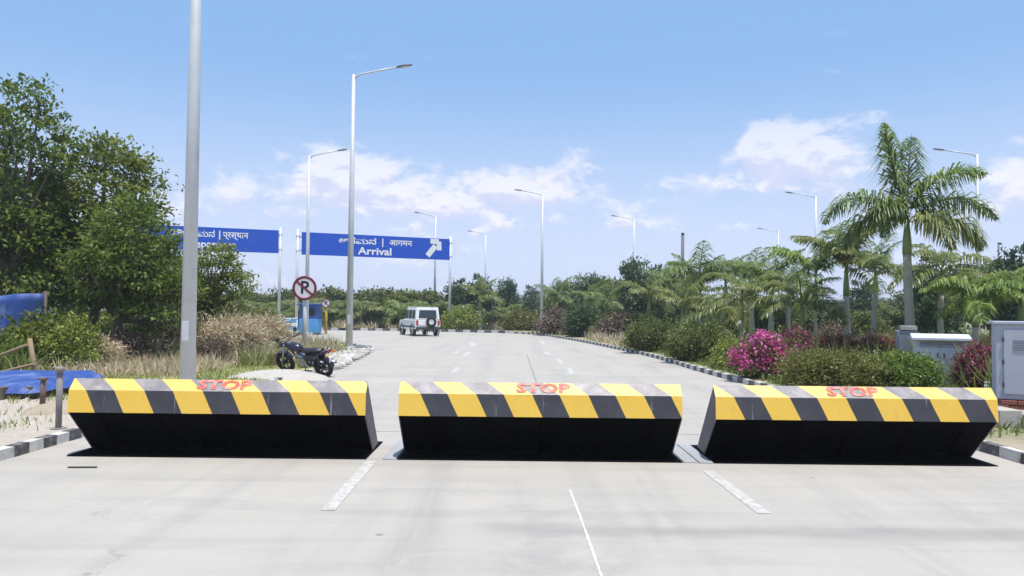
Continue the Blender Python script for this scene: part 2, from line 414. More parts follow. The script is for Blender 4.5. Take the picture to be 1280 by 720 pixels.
def foliage_mesh(name, ells, m, r, nclump, per, rc, leaf, shell=.5, zsq=.7, droop=.25, zmin=None, aspect=.5):
    Ps, Os, Ts, Cs = [], [], [], []
    vol = sum(e[1][0] * e[1][1] * e[1][2] for e in ells)
    for e in ells:
        k = max(4, int(nclump * e[1][0] * e[1][1] * e[1][2] / vol))
        P, out, tone, cc = clumpy(k, per, leaf, e, rc, r, shell, zsq)
        Ps.append(P); Os.append(out); Ts.append(tone); Cs.append(cc)
    P = np.concatenate(Ps); out = np.concatenate(Os); T = np.concatenate(Ts); cc = np.concatenate(Cs)
    if zmin is not None:
        k = P[:, 2] > zmin; P, out, T = P[k], out[k], T[k]
    n_ = len(P)
    D = out * .6 + r.normal(size=(n_, 3)) * .7; D[:, 2] -= droop
    Nn = out * .4 + r.normal(size=(n_, 3)) * .6 + np.array([0, 0, .7])
    V, F = leaf_quads(P, D, Nn, leaf * (.6 + .8 * r.random(n_)), leaf * aspect * (.7 + .6 * r.random(n_)))
    return np_mesh(name, V, F, m, np.clip(T, 0, 1)), cc

def limb_tubes(mb, base, h0, targets, r, r0, seg=5):
    for t in targets:
        t = Vector(t); s = base + Vector((0, 0, h0 * (.55 + .45 * r.random())))
        mid = s.lerp(t, .5) + Vector((r.normal() * .12, r.normal() * .12, -.08 * (t - s).length + .1))
        pts = []
        for i in range(seg + 1):
            q = i / seg
            pts.append(s * (1 - q) ** 2 + mid * 2 * q * (1 - q) + t * q * q)
        mb.tube(pts, [r0 * (1 - .8 * i / seg) for i in range(seg + 1)], 6, caps=False)

def tree(name, loc, ells, m, label, group, seed, trunk_h, trunk_r, nclump=200, per=60, rc=.28, leaf=.16, lean=0.0, limbs=16, **kw):
    r = np.random.default_rng(seed)
    root = empty(name, loc, 0, label, 'tree', group)
    me, cc = foliage_mesh('crown', ells, m, r, nclump, per, rc, leaf, **kw)
    link('crown', me, root)
    mb = MB()
    pts = [Vector((lean * (i / 6) ** 1.5 + .05 * math.sin(i * 1.7 + seed), .04 * math.cos(i * 2.1 + seed), trunk_h * i / 6)) for i in range(7)]
    mb.tube(pts, [trunk_r * (1.25 if i == 0 else 1 - .09 * i) for i in range(7)], 10, caps=True)
    idx = r.choice(len(cc), min(limbs, len(cc)), replace=False)
    limb_tubes(mb, Vector((lean * .75, 0, 0)), trunk_h, [cc[i] for i in idx], r, trunk_r * .5)
    mb.build('trunk', M['bark'], root)
    return root

def bush(name, loc, ells, m, label, cat, seed, nclump=90, per=40, rc=.12, leaf=.08, group=None, flowers=None, nflow=0, fleaf=.07, stems=True, **kw):
    r = np.random.default_rng(seed)
    root = empty(name, loc, 0, label, cat, group)
    kw.setdefault('zmin', .02); kw.setdefault('droop', 0.0); kw.setdefault('shell', .72)
    me, cc = foliage_mesh('foliage', ells, m, r, nclump, per, rc, leaf, **kw)
    link('foliage', me, root)
    k = int(min(26, 6 + nclump / 9)); up = cc[cc[:, 2] > np.median(cc[:, 2])]; c_ = up[r.integers(len(up), size=k)]; hz_ = max(e[0][2] + e[1][2] for e in ells)
    dv = unit(c_ - np.array([0, 0, hz_ * .3]) + r.normal(size=(k, 3)) * .25 + np.array([0, 0, .35 * hz_])); Ls = hz_ * (.18 + .28 * r.random(k)); tt = np.linspace(.15, 1, 11)
    P = (c_[:, None, :] + dv[:, None, :] * (Ls[:, None] * tt)[..., None] + r.normal(size=(k, 11, 3)) * .018).reshape(-1, 3); D = np.repeat(dv, 11, 0) * .6 + r.normal(size=(k * 11, 3)) * .6; n_ = len(P)
    V, F = leaf_quads(P, D, r.normal(size=(n_, 3)) + np.array([0, 0, .6]), leaf * (.6 + .5 * r.random(n_)), leaf * kw.get('aspect', .5) * (.7 + .5 * r.random(n_)))
    link('shoots', np_mesh('shoots', V, F, m, .45 + .5 * r.random(n_)), root)['kind'] = 'stuff'
    if flowers is not None:
        Ps = []; Os = []
        vol = sum(e[1][0] * e[1][1] for e in ells)
        for e in ells:
            k = int(nflow * e[1][0] * e[1][1] / vol); q = k // 9
            u = unit(r.normal(size=(q, 3))); u[:, 2] = np.abs(u[:, 2]) * 1.0 - .25; u = unit(u)
            cc2 = np.array(e[0]) + u * np.array(e[1]) * (.92 + .16 * r.random((q, 1)))
            P = (cc2[:, None, :] + r.normal(size=(q, 9, 3)) * .06).reshape(-1, 3); Ps.append(P); Os.append(unit(P - np.array(e[0])))
        P = np.concatenate(Ps); O_ = np.concatenate(Os); k = P[:, 2] > .05; P, O_ = P[k], O_[k]; n_ = len(P)
        V, F = leaf_quads(P, O_ * .5 + r.normal(size=(n_, 3)), O_ + r.normal(size=(n_, 3)) * .5, fleaf * (.7 + .6 * r.random(n_)), fleaf * .8 * (.7 + .6 * r.random(n_)))
        link('blossoms', np_mesh('blossoms', V, F, flowers, r.random(n_)), root)
    if stems:
        mb = MB()
        for i in range(7):
            t = cc[r.integers(len(cc))]; s = Vector((t[0] * .35 + r.normal() * .05, t[1] * .35 + r.normal() * .05, -.05))
            mb.tube([s, s.lerp(Vector(t), .5) + Vector((0, 0, .08)), t], [.022, .015, .006], 5, caps=False)
        mb.build('stems', M['bark'], root)
    return root

def blades(name, pts_fn, count, hgt, m, label, seed, wid=.012, spread=.35, kind='stuff', parent=None):
    r = np.random.default_rng(seed)
    P = pts_fn(r, count); n_ = len(P)
    h = hgt * (.4 + .8 * r.random(n_)) * (P[:, 3] if P.shape[1] > 3 else 1); P = P[:, :3]
    a = r.random(n_) * 6.283; sd = np.stack([np.cos(a), np.sin(a), 0 * a], 1)
    le = r.normal(size=(n_, 3)) * spread; le[:, 2] = 1; le = unit(le)
    wv = wid * (.6 + .8 * r.random(n_))[:, None]
    mid = P + le * h[:, None] * .55; le2 = le + r.normal(size=(n_, 3)) * spread * .6; tip = mid + unit(le2) * h[:, None] * .45
    V = np.stack([P - sd * wv, P + sd * wv, mid + sd * wv * .7, mid - sd * wv * .7, tip], 1).reshape(-1, 3)
    base = np.arange(n_)[:, None] * 5
    F = np.concatenate([base + np.array([[0, 1, 2, 3]]), base + np.array([[3, 2, 4, 4]])], 0)
    F2 = base + np.array([[3, 2, 4]]); F1 = base + np.array([[0, 1, 2]]); F3 = base + np.array([[0, 2, 3]])
    F = np.concatenate([F1, F3, F2]); t = r.random(n_); rn = np.concatenate([t, t, t])
    o = link(name, np_mesh(name, V, F, m, rn), parent)
    return tag(o, label, None, None, kind)

def text_mesh(s, size, bold=0.0, align='CENTER', shear=0.0):
    c = bpy.data.curves.new('t', 'FONT'); c.body = s; c.size = size; c.align_x = align; c.align_y = 'CENTER'; c.offset = bold; c.resolution_u = 2; c.shear = shear
    o = bpy.data.objects.new('t', c); C.objects.link(o)
    dg = bpy.context.evaluated_depsgraph_get(); dg.update()
    me = bpy.data.meshes.new_from_object(o.evaluated_get(dg))
    bpy.data.objects.remove(o); bpy.data.curves.remove(c)
    return me

# ------------------------------------------------------------------ the setting
ground = poly_sheet('ground', [(-2500, -200), (2500, -200), (2500, 4000), (-2500, 4000)], -.02, M['field']); tag(ground, kind='structure')

RK = [(5.95, -6), (5.95, 8.5), (5.9, 12), (5.65, 18), (5.45, 22), (5.35, 28), (4.9, 33), (4.2, 39.5), (3.3, 46), (2.2, 52), (.6, 55.6), (-3, 57.8), (-8, 59.2), (-13, 60), (-25, 61), (-60, 63)]
LK = [(-5.62, -6), (-5.6, 10), (-5.3, 16), (-5.15, 22), (-5.3, 27), (-5.7, 30.5), (-6.6, 33.5), (-8.4, 36), (-11, 37.6), (-16, 38.6), (-60, 39.5)]
def smooth_path(P, step=.25):
    """Catmull-Rom through the points, resampled evenly"""
    P = [Vector((p[0], p[1], 0)) for p in P]; out = []
    for i in range(len(P) - 1):
        p0, p1, p2, p3 = P[max(i - 1, 0)], P[i], P[i + 1], P[min(i + 2, len(P) - 1)]
        k = max(2, int((p2 - p1).length / .2))
        for j in range(k):
            t = j / k
            out.append(.5 * ((2 * p1) + (p2 - p0) * t + (2 * p0 - 5 * p1 + 4 * p2 - p3) * t * t + (3 * p1 - p0 - 3 * p2 + p3) * t ** 3))
    out.append(P[-1])
    res = [out[0]]; acc = 0
    for a, bq in zip(out, out[1:]):
        seg = (bq - a).length
        while seg > 0 and acc + seg >= step:
            t = (step - acc) / seg; a = a.lerp(bq, t); res.append(a.copy()); seg = (bq - a).length; acc = 0
        acc += seg
    return res
RKs, LKs = smooth_path(RK, .4), smooth_path(LK, .4)
road = poly_sheet('road', [(p.x, p.y) for p in LKs] + [(-60, 63.2)] + [(p.x + .05, p.y + .05) for p in RKs[::-1]], .0, M['road']); tag(road, kind='structure')
vr = poly_sheet('right_verge', [(p.x + .14, p.y + .1) for p in RKs] + [(-300, 70), (-300, 400), (400, 400), (400, -6)], .09, M['verge_right']); tag(vr, kind='structure')
vl = poly_sheet('left_verge', [(p.x - .14, p.y - .1) for p in LKs] + [(-300, 39), (-300, -6)], .09, M['verge_left']); tag(vl, kind='structure')
isl = poly_sheet('traffic_island', [(-12.2, 49.6), (-12.6, 48.6), (-14, 48.2), (-60, 49), (-60, 54), (-14, 52.5), (-12.6, 51)], .10, M['verge_right'], .1); tag(isl, kind='structure')

# kerbs: each painted stone its own piece
def stone_mesh(name, L, m, seed):
    mb = MB(); j = random.Random(seed); hL = L / 2 - .006
    prof = [(-.07, 0), (.075, 0), (.06, .10), (.045, .125), (-.07, .125)]
    mb.prism([(a + j.uniform(-.004, .004), c + (j.uniform(-.006, .006) if c else -.02)) for a, c in prof], -hL, hL)
    return mb.mesh(name, m)
def kerb_run(name, path, L, side, y_from, y_to, mats, parent_kind='structure'):
    root = empty(name, (0, 0, 0), 0, None, None, None, parent_kind)
    meshes = [[stone_mesh('kerb_stone', L, m, s) for s in range(3)] for m in mats]
    pts = smooth_path(path, L); i = 0
    for a, bq in zip(pts, pts[1:]):
        i += 1
        if not (y_from <= a.y <= y_to) or a.x < -14: continue
        mid = (a + bq) / 2; d = bq - a
        o = link('kerb_stone', meshes[i % len(mats)][i % 3], root, (mid.x, mid.y, random.uniform(-.006, .006)))
        an = math.atan2(d.y, d.x) + random.uniform(-.02, .02)
        o.rotation_euler = (random.uniform(-.02, .02), 0, an + (math.pi if side > 0 else 0))
    return root
near_r = [M['kerb_grey'], M['kerb_white']]
kerb_run('right_kerb', RK, .38, 1, 7.5, 56, [M['kerb_white'], M['kerb_black']])
kerb_run('left_kerb', LK, .26, -1, 7.0, 11.5, [M['kerb_white'], M['kerb_black']])
kerb_run('left_verge_kerb', LK, .36, -1, 11.5, 37.5, [M['kerb_white'], M['kerb_black']])
mb = MB(); fk = [p for p in smooth_path(RK, .6) if p.y > 56]
for i, (a, bq) in enumerate(zip(fk, fk[1:])):
    an = math.atan2(bq.y - a.y, bq.x - a.x); mb.box(((a.x + bq.x) / 2, (a.y + bq.y) / 2, .09), (.58, .15, .2), i % 2, Matrix.Rotation(an, 3, 'Z'))
tag(mb.build('far_kerb', [M['kerb_white'], M['kerb_black']]), kind='structure')
mb = MB(); ie = smooth_path([(-12.2, 49.6), (-12.6, 48.6), (-14, 48.2), (-18, 48.2), (-24, 48.3)], .6)
for i, (a, bq) in enumerate(zip(ie, ie[1:])):
    an = math.atan2(bq.y - a.y, bq.x - a.x); mb.box(((a.x + bq.x) / 2, (a.y + bq.y) / 2, .06), (.58, .15, .17), i % 2, Matrix.Rotation(an, 3, 'Z'))
tag(mb.build('island_kerb', [M['kerb_white'], M['kerb_black']]), kind='structure')
del near_r

# painted markings, 4 mm above the road
mk = empty('lane_markings', (0, 0, 0), 0, None, None, None, 'structure')
def dash(x0, y0, x1, y1, wd, m=None, z=.004):
    a, bq = Vector((x0, y0, 0)), Vector((x1, y1, 0)); s = (bq - a).normalized().cross(Vector((0, 0, 1))) * wd / 2
    k = max(2, int((bq - a).length / .12)); V = []; r = random.Random(int(abs(x0 * 97 + y0 * 31)))
    for i in range(k + 1):
        p = a.lerp(bq, i / k); V += [p - s * r.uniform(.95, 1.03), p + s * r.uniform(.95, 1.03)]
    me = bpy.data.meshes.new('lane_dash'); me.from_pydata([(q.x, q.y, z) for q in V], [], [(2 * i, 2 * i + 1, 2 * i + 3, 2 * i + 2) for i in range(k)]); me.materials.append(m or M['paint'])
    return link('lane_dash', me, mk)
dash(-1.53, 6.45, -1.55, 8.55, .12); dash(2.16, 6.5, 2.12, 8.2, .12)
for (px0, py0, px1, py1, wd) in [(567, 466, 573, 459, .16), (580, 445, 586, 440, .22), (568, 442, 574, 439, .2), (716, 468, 711, 460, .15), (703, 455, 697, 449, .16),
                                 (686, 444, 682, 440, .2), (690, 436, 676, 435, .25), (592, 433, 589, 428, .25), (680, 430, 676, 426, .2), (760, 441, 766, 444, .2), (700, 440, 688, 439, .2)]:
    a, bq = G(px0, py0), G(px1, py1); dash(a.x, a.y, bq.x, bq.y, wd)
# sealed longitudinal joint and transverse joints of the concrete slabs
jt = empty('road_joints', (0, 0, 0), 0, None, None, None, 'structure')
def joint(pts, wd, m, z=.003, seed=1):
    r = random.Random(seed); V = []; P = [Vector((*p, 0)) for p in pts]; Q = []
    for a, bq in zip(P, P[1:]):
        k = max(1, int((bq - a).length / .06)); Q += [a.lerp(bq, i / k) for i in range(k)]
    Q.append(P[-1])
    for i, p in enumerate(Q):
        d = (Q[min(i + 1, len(Q) - 1)] - Q[max(i - 1, 0)]).normalized(); s = d.cross(Vector((0, 0, 1)))
        p = p + s * r.gauss(0, wd * .09); ww = wd * r.uniform(.3, .7); V += [p - s * ww, p + s * ww]
    me = bpy.data.meshes.new('joint_strip'); me.from_pydata([(q.x, q.y, z) for q in V], [], [(2 * i, 2 * i + 1, 2 * i + 3, 2 * i + 2) for i in range(len(Q) - 1)]); me.materials.append(m)
    return link('joint_strip', me, jt)
M['white_filler'] = mat('joint_filler', (.66, .64, .60), .8, .15, 20, dirt=(.33, .305, .27), dirt_amt=1.0, dirt_scale=24)
joint([(.57, 7.3), (.585, 6.2), (.60, 4.2), (.6, 2)], .016, M['white_filler'], seed=3)
for y in (10.6, 15.1, 19.6, 24.1, 28.6): joint([(-5.4, y), (0, y + .02), (5.6, y)], .014, M['sealant'], seed=int(y))
joint([(.6, 10.3), (.6, 30)], .02, M['sealant'], seed=9)

ap = poly_sheet('dark_grey_patch', [(G(*p, .095).x, G(*p, .095).y) for p in ((440, 435), (452, 437), (463, 435), (465, 432), (450, 431), (440, 431))], .095, M['dark_grey_patch']); tag(ap, kind='structure')  # dark grey sheet laid just above the verge nose
a0, a1 = G(380, 429.6), G(427, 429.2)
ap = poly_sheet('asphalt_strip', [(a0.x, a0.y - .35), (a1.x, a1.y - .35), (a1.x, a1.y + .5), (a0.x, a0.y + .5)], .095 if a0.y < 37 else .004, M['dark_grey_patch']); tag(ap, kind='structure')

# ------------------------------------------------------------------ road blockers
def stripe_material(seed, period, start):
    m, n, b, tcn, o = newmat('hazard_stripes')
    uv = n.n('ShaderNodeUVMap', uv_map='uv'); sp = n.n('ShaderNodeSeparateXYZ'); n.l(uv.outputs[0], sp.inputs[0])
    v = tcn.outputs['Object']
    mv = n.n('ShaderNodeMapping'); n.l(v, mv.inputs[0]); mv.inputs['Location'].default_value = (seed * 7.3, seed * 3.1, 0)
    v = mv.outputs[0]
    wob = n.m('MULTIPLY', n.m('SUBTRACT', n.noise(v, 3, 3), .5), .02)
    u = n.m('ADD', n.m('SUBTRACT', n.m('SUBTRACT', sp.outputs[0], start), n.m('MULTIPLY', sp.outputs[1], 1.0)), wob)
    fr = n.m('FRACT', n.m('DIVIDE', u, period))
    blk = n.m('MULTIPLY', n.sstep(fr, .498, .512), n.sstep(fr, .999, .986)); blk = n.m('MULTIPLY', blk, n.sstep(u, -.002, .002))
    yel = n.mix(n.noise(v, 3, 5, .6), (.82, .48, .045, 1), (.87, .58, .11, 1))
    yel = n.mix(n.m('MULTIPLY', n.sstep(n.noise(v, 9, 7, .7), .55, .78), .5), yel, (.55, .33, .10, 1))
    blc = n.mix(n.noise(v, 4, 6, .65), (.024, .024, .032, 1), (.085, .082, .092, 1))
    c = n.mix(blk, yel, blc)
    # road dust lies on the flatter, upper plate; drips run down the lip
    geo = n.n('ShaderNodeNewGeometry'); gs = n.n('ShaderNodeSeparateXYZ'); n.l(geo.outputs['True Normal'], gs.inputs[0])
    up = n.sstep(gs.outputs[2], .3, .7)
    dst = n.m('MULTIPLY', up, n.m('ADD', .36, n.m('MULTIPLY', n.sstep(n.noise(v, 5, 6, .7), .4, .7), .30)))
    dst = n.m('MULTIPLY', dst, n.m('ADD', .35, n.m('MULTIPLY', blk, .65)))
    c = n.mix(dst, c, (.56, .50, .48, 1))
    dm = n.n('ShaderNodeMapping'); n.l(v, dm.inputs[0]); dm.inputs['Scale'].default_value = (16, .3, .55)
    dr = n.m('MULTIPLY', n.sstep(n.noise(dm.outputs[0], 2.2, 3, .6), .64, .72), .42)
    c = n.mix(dr, c, (.55, .52, .50, 1))
    c = n.mix(n.m('MULTIPLY', n.sstep(n.noise(v, 17, 7, .78), .60, .70), .6), c, (.24, .19, .15, 1))
    sc = n.n('ShaderNodeMapping'); n.l(v, sc.inputs[0]); sc.inputs['Scale'].default_value = (.5, 5, 5); sc.inputs['Rotation'].default_value = (0, .25, 0)
    c = n.mix(n.m('MULTIPLY', n.sstep(n.noise(sc.outputs[0], 3.2, 6, .7, .4), .66, .73), .55), c, (.46, .42, .38, 1))
    n.l(c, b.inputs['Base Color']); b.inputs['Roughness'].default_value = .5; b.inputs['Specular IOR Level'].default_value = .4
    bp = n.n('ShaderNodeBump'); bp.inputs['Strength'].default_value = .15; bp.inputs['Distance'].default_value = .01
    n.l(n.noise(v, 7, 4, .6), bp.inputs['Height']); n.l(bp.outputs[0], b.inputs['Normal'])
    return m

def blocker(x0, x1, yL, label, seed, text_px, period, start, plates):
    W = x1 - x0
    root = empty('road_blocker', (x0, yL, 0), 0, label, 'road blocker', 'hydraulic road blockers raised across the road')
    prof = [(0, .50), (.02, .75), (.13, .872)]                     # lip bottom, bend, top edge
    sm = stripe_material(seed, period, start)
    # folded striped plate with real thickness
    th = .012; V = []; F = []; UV = []
    pr = prof; dist = [0, .12, .30]
    nx = 12
    for i in range(nx + 1):
        x = W * i / nx; wob = .0025 * math.sin(i * 2.1 + seed)
        for (y, z) in pr: V.append((x, y + wob, z))
    for i in range(nx):
        for k in range(2):
            F.append((i * 3 + k, (i + 1) * 3 + k, (i + 1) * 3 + k + 1, i * 3 + k + 1)); UV.append([(W * i / nx, dist[2] - dist[k]), (W * (i + 1) / nx, dist[2] - dist[k]), (W * (i + 1) / nx, dist[2] - dist[k + 1]), (W * i / nx, dist[2] - dist[k + 1])])
    me = bpy.data.meshes.new('striped_plate'); me.from_pydata(V, [], F); me.materials.append(sm)
    uvl = me.uv_layers.new(name='uv')
    for p, u in zip(me.polygons, UV):
        for li, q in zip(p.loop_indices, u): uvl.data[li].uv = q
    o = link('striped_plate', me, root); md = o.modifiers.new('thickness', 'SOLIDIFY'); md.thickness = th; md.offset = -1
    # body behind and below, its undercut shade painted in as black
    mb = MB(); e = .014
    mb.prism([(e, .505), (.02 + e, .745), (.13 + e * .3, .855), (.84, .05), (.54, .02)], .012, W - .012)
    mb.build('body', M['shade_black'], root)
    for xs in (.0, W - .011):                                          # cheek plates closing the ends
        mb = MB(); mb.prism([(.013, .50), (.03, .738), (.128, .852), (.86, .045), (.52, .014)], xs, xs + .011); mb.build('cheek_plate', M['cheek'], root)
    for i in range(5):
        x = W * (i + .5) / 5; mb = MB(); mb.prism([(.07, .44), (.54, .012), (.44, .012)], x - .012, x + .012); mb.build('rib', M['shade_black'], root)
    for i in range(4):
        x = W * (i + .5) / 4; mb = MB(); mb.tube([(x - .07, .47, .045), (x + .07, .47, .045)], .03, 8); mb.build('hinge', M['shade_black'], root)
    mb = MB(); mb.box((W / 2, .60, .004), (W + .02, 1.14, .012)); mb.build('shadow_sheet', M['shade_black'], root)  # added black sheet, paints the lip's shadow onto the concrete
    for sd_ in plates: xs = -.10 if sd_ < 0 else W + .10; mb = MB(); mb.box((xs, .62, .006), (.15, 1.2, .02)); mb.build('frame_plate', M['frame_plate'], root, .004)
    # faded red lettering on the upper plate
    a = math.atan2(.872 - .75, .11)
    t0, t1 = text_px
    me = text_mesh('STOP', .168, .006); me.materials.clear(); me.materials.append(M['stop_red'])
    wid = max(v.co.x for v in me.vertices) - min(v.co.x for v in me.vertices)
    o = link('stop_lettering', me, root)
    cx = (at(t0, 488, yL).x + at(t1, 488, yL).x) / 2 - x0; tw = at(t1, 488, yL).x - at(t0, 488, yL).x
    o.location = (cx, .02 + .11 * .5 - .004, .75 + .122 * .5 + .0045); o.rotation_euler = (a, 0, 0); o.scale = (tw / wid, 1.02, 1)
    return root
yL = 8.6
def bx(px): return (px - 640) / FPX * yL
blocker(bx(88), bx(459), yL, 'leftmost of the three striped road blockers, beside the left kerb', 1, (243, 312), .66, -.32, ())
blocker(bx(500), bx(854), yL, 'middle striped road blocker, between the two white lane dashes', 2, (645, 713), .632, -.256, (-1, 1))
blocker(bx(895), bx(1246), yL - .02, 'rightmost of the three striped road blockers, below the flower hedge', 3, (1036, 1102), .632, -.295, (-1,))

# ------------------------------------------------------------------ street lamps
def lamp_protos():
    root = empty('street_lamp', (0, 0, 0))
    H = 10.9
    mb = MB(); mb.tube([(0, 0, .02), (0, 0, H * .5), (0, 0, H)], [.135, .105, .065], 14); mb.build('pole', M['galv'], root)
    mb = MB(); mb.box((0, 0, .10), (.42, .42, .03)); mb.box((0, 0, .13), (.30, .30, .05), 0, None, .7); mb.build('base_plate', M['galv'], root)
    mb = MB(); mb.tube([(0, 0, H - .15), (.25, 0, H + .02), (.9, 0, H + .16), (1.75, 0, H + .33)], [.045, .04, .036, .032], 8); mb.build('arm', M['galv'], root)
    mb = MB(); mb.tube([(1.68, 0, H + .31), (1.8, 0, H + .345), (2.1, 0, H + .40), (2.32, 0, H + .425)], [.045, .11, .12, .05], 10, flat=.42); hd = mb.build('lamp_head', M['lamp_grey'], root)
    mb = MB(); mb.tube([(1.88, 0, H + .315), (2.2, 0, H + .365)], [.075, .075], 8, flat=.3); mb.build('lens', M['glass_lens'], hd)
    mb = MB(); mb.box((0, -.125, 1.2), (.12, .02, .34)); mb.build('access_door', M['galv'], root, .004)
    return root
lp = lamp_protos(); first = True
LAMPS = [(236, 13.4, 1, 'tall street lamp pole standing close behind the left road blocker'),
         (437, 29.9, 1, 'tall street lamp on the cobbled nose of the left verge, head over the road'),
         (383, 46, 1, 'street lamp seen behind the no parking sign, arm towards the road'),
         (199, 61, 1, 'faint street lamp whose head shows just above the left trees'),
         (677, 60, -1, 'street lamp on the outside of the bend, in the gap between the far trees'),
         (543, 75, -1, 'street lamp rising behind the arrow end of the Arrival sign'),
         (606, 92, -1, 'farthest street lamp, right of the Arrival sign'),
         (792, 76, -1, 'street lamp above the broadleaf trees right of the bend'),
         (1020, 60, -1, 'street lamp whose head shows above the bright upright palm'),
         (1223, 43.6, -1, 'street lamp rising right of the tall palm, arm behind its fronds'),
         (973, 86, -1, 'thin far street lamp left of the bright upright palm')]
for (px, d, side, lab) in LAMPS:
    o = lp if first else copy_tree(lp); first = False
    p = at(px, 400, d); o.location = (p.x, d, .08 if abs(p.x) > 5 else .05)
    o.rotation_euler = (0, 0, 0 if side > 0 else math.pi)
    if side < 0: o.rotation_euler = (0, 0, math.pi - .25)
    tag(o, lab, 'street lamp', 'street lamps along the road')

# ------------------------------------------------------------------ overhead signs
def overhead_sign(pl, pr, ztop, hgt, label, lines, arrow=False, lpost=True, post_l=None):
    """pl, pr: the ground points of the panel's two ends"""
    d = pr - pl; Ln = d.length; an = math.atan2(d.y, d.x)
    root = empty('overhead_sign', (pl.x, pl.y, .1), an, label, 'road sign', 'blue overhead signs')
    z0 = ztop - hgt
    mb = MB(); mb.box((Ln / 2, 0, z0 + hgt / 2), (Ln, .10, hgt)); mb.build('panel', M['blue_sign'], root, .01)
    posts = [Ln + .13] + ([post_l if post_l is not None else -.13] if lpost else [])
    for x in posts:
        mb = MB(); mb.tube([(x, .1, -.1), (x, .1, ztop + .22)], .11, 10)
        for z in (z0 + .3, ztop - .3): mb.box((x, .02, z), (.34, .06, .08))
        mb.build('post', M['galv'], root)
    for z in (z0 + .35, ztop - .35):
        mb = MB(); mb.tube([(min(posts) if lpost else 0, .16, z), (Ln + .13, .16, z)], .06, 8); mb.build('beam', M['galv'], root)
    for (s, size, x, z, bold, wid) in lines:
        me = text_mesh(s, size, bold); me.materials.clear(); me.materials.append(M['white_print'])
        xs = [v.co.x for v in me.vertices]; sc = wid / (max(xs) - min(xs))
        o = link('lettering', me, root, (x - (max(xs) + min(xs)) / 2 * sc, -.056, z), (math.pi / 2, 0, 0)); o.scale = (sc, 1, 1)
    if arrow:
        ax, zc, q = arrow, z0 + hgt / 2, hgt * .36
        pts = []
        u = Vector((.62, .78)).normalized(); s = Vector((u.y, -u.x)); h = .13 * hgt
        tip = Vector((ax, zc)) + u * q * 1.25; tail = Vector((ax, zc)) - u * q * 1.2
        V = [tail - s * h, tail + s * h, tip - u * h * 2.0 + s * h, tip - u * h * 2.0 - s * h]
        mbq = MB(); mbq.add([(p.x, 0, p.y) for p in V], [(0, 1, 2, 3)])
        for sg, dv in ((1, Vector((.05, -1))), (-1, Vector((-1, .02)))):
            dv = dv.normalized(); sd = Vector((-dv.y, dv.x))
            e = tip + dv * q * 1.15
            V = [tip - sd * h * .9, tip + sd * h * .9, e + sd * h * .9, e - sd * h * .9]
            mbq.add([(p.x, -.002 * (2 + sg), p.y) for p in V], [(0, 1, 2, 3)])
        o = mbq.build('arrow', M['white_print'], root); o.location = (0, -.056, 0)
    return root
def px_on(pl, pr, px):
    """distance along the sign's line of what is seen at pixel column px"""
    d = pr - pl; r = ray(px, 320); den = d.x * r.y - d.y * r.x
    return -(pl.x * r.y - pl.y * r.x) / den * d.length
pl, pr = Vector(((376 - 640) / FPX * 57, 57, 0)), Vector(((561 - 640) / FPX * 61.5, 61.5, 0))
q = lambda px: px_on(pl, pr, px)
zt = at(376, 290, 57).z - .1
overhead_sign(pl, pr, zt, 1.70, 'wide blue overhead sign reading Arrival with a white arrow',
              [('ಆಗಮನ', .62, (q(423) + q(470)) / 2, zt - .52, .012, q(470) - q(423)), ('|', .70, q(478), zt - .50, .01, .09), ('आगमन', .62, (q(486) + q(515)) / 2, zt - .52, .012, q(515) - q(486)),
               ('Arrival', .80, (q(447) + q(489)) / 2, zt - 1.26, .02, q(489) - q(447))], arrow=q(541), post_l=q(372))
pl, pr = Vector(((170 - 640) / FPX * 53.6, 53.6, 0)), Vector(((347 - 640) / FPX * 57, 57, 0))
q = lambda px: px_on(pl, pr, px)
zt = at(347, 288, 57).z - .1
overhead_sign(pl, pr, zt, 1.72, 'blue overhead sign reading Departure, half hidden behind the left trees',
              [('ನಿರ್ಗಮನ', .62, (q(215) + q(268)) / 2, zt - .52, .012, q(268) - q(215)), ('|', .70, q(274), zt - .50, .01, .09), ('प्रस्थान', .62, (q(278) + q(310)) / 2, zt - .52, .012, q(310) - q(278)),
               ('Departure', .80, (q(233) + q(295)) / 2, zt - 1.26, .02, q(295) - q(233))])

# no parking sign
def round_sign(p, zc, rad, label, dark=True, post_m='galv', wid=.04):
    root = empty('no_parking_sign', (p.x, p.y, .08), 0, label, 'traffic sign')
    mb = MB(); mb.tube([(0, .03 + wid, -.1), (0, .03 + wid, zc + rad * .7)], wid, 10); mb.build('post', M[post_m], root)
    mb = MB(); mb.tube([(0, 0, zc), (0, .02, zc)], rad, 32, smooth=False); mb.build('disc', M['white_sign'], root)
    mb = MB(); mb.torus((0, -.004, zc), rad * .9, rad * .10, 'y', 32, 6); o = mb.build('ring', M['red_ring'], root)
    o.scale = (1, .25, 1); o.location = (0, -.004, 0)
    me = text_mesh('P', rad * 1.45, .03 * rad); me.materials.clear(); me.materials.append(M['black_print'])
    link('letter', me, root, (0, -.004, zc), (math.pi / 2, 0, 0))
    mb = MB(); mb.box((0, -.009, zc), (rad * 1.75, .006, rad * .17), 0, Matrix.Rotation(R(40), 3, 'Y')); mb.build('slash', M['red_ring'], root)
    return root
p = at(380, 400, 25.5); round_sign(p, at(380, 360, 25.5).z - .08, .41, 'round white no parking sign with a struck out P on a pale post', wid=.075, post_m='galv')
p = at(407, 400, 50)
M['yellow_post'] = mat('yellow_post', (.55, .36, .06), .6, .2, 5)
o = round_sign(p, at(407, 379, 50).z - .08, .29, 'small white round sign on a yellow post beside the blue booth', wid=.09, post_m='yellow_post')

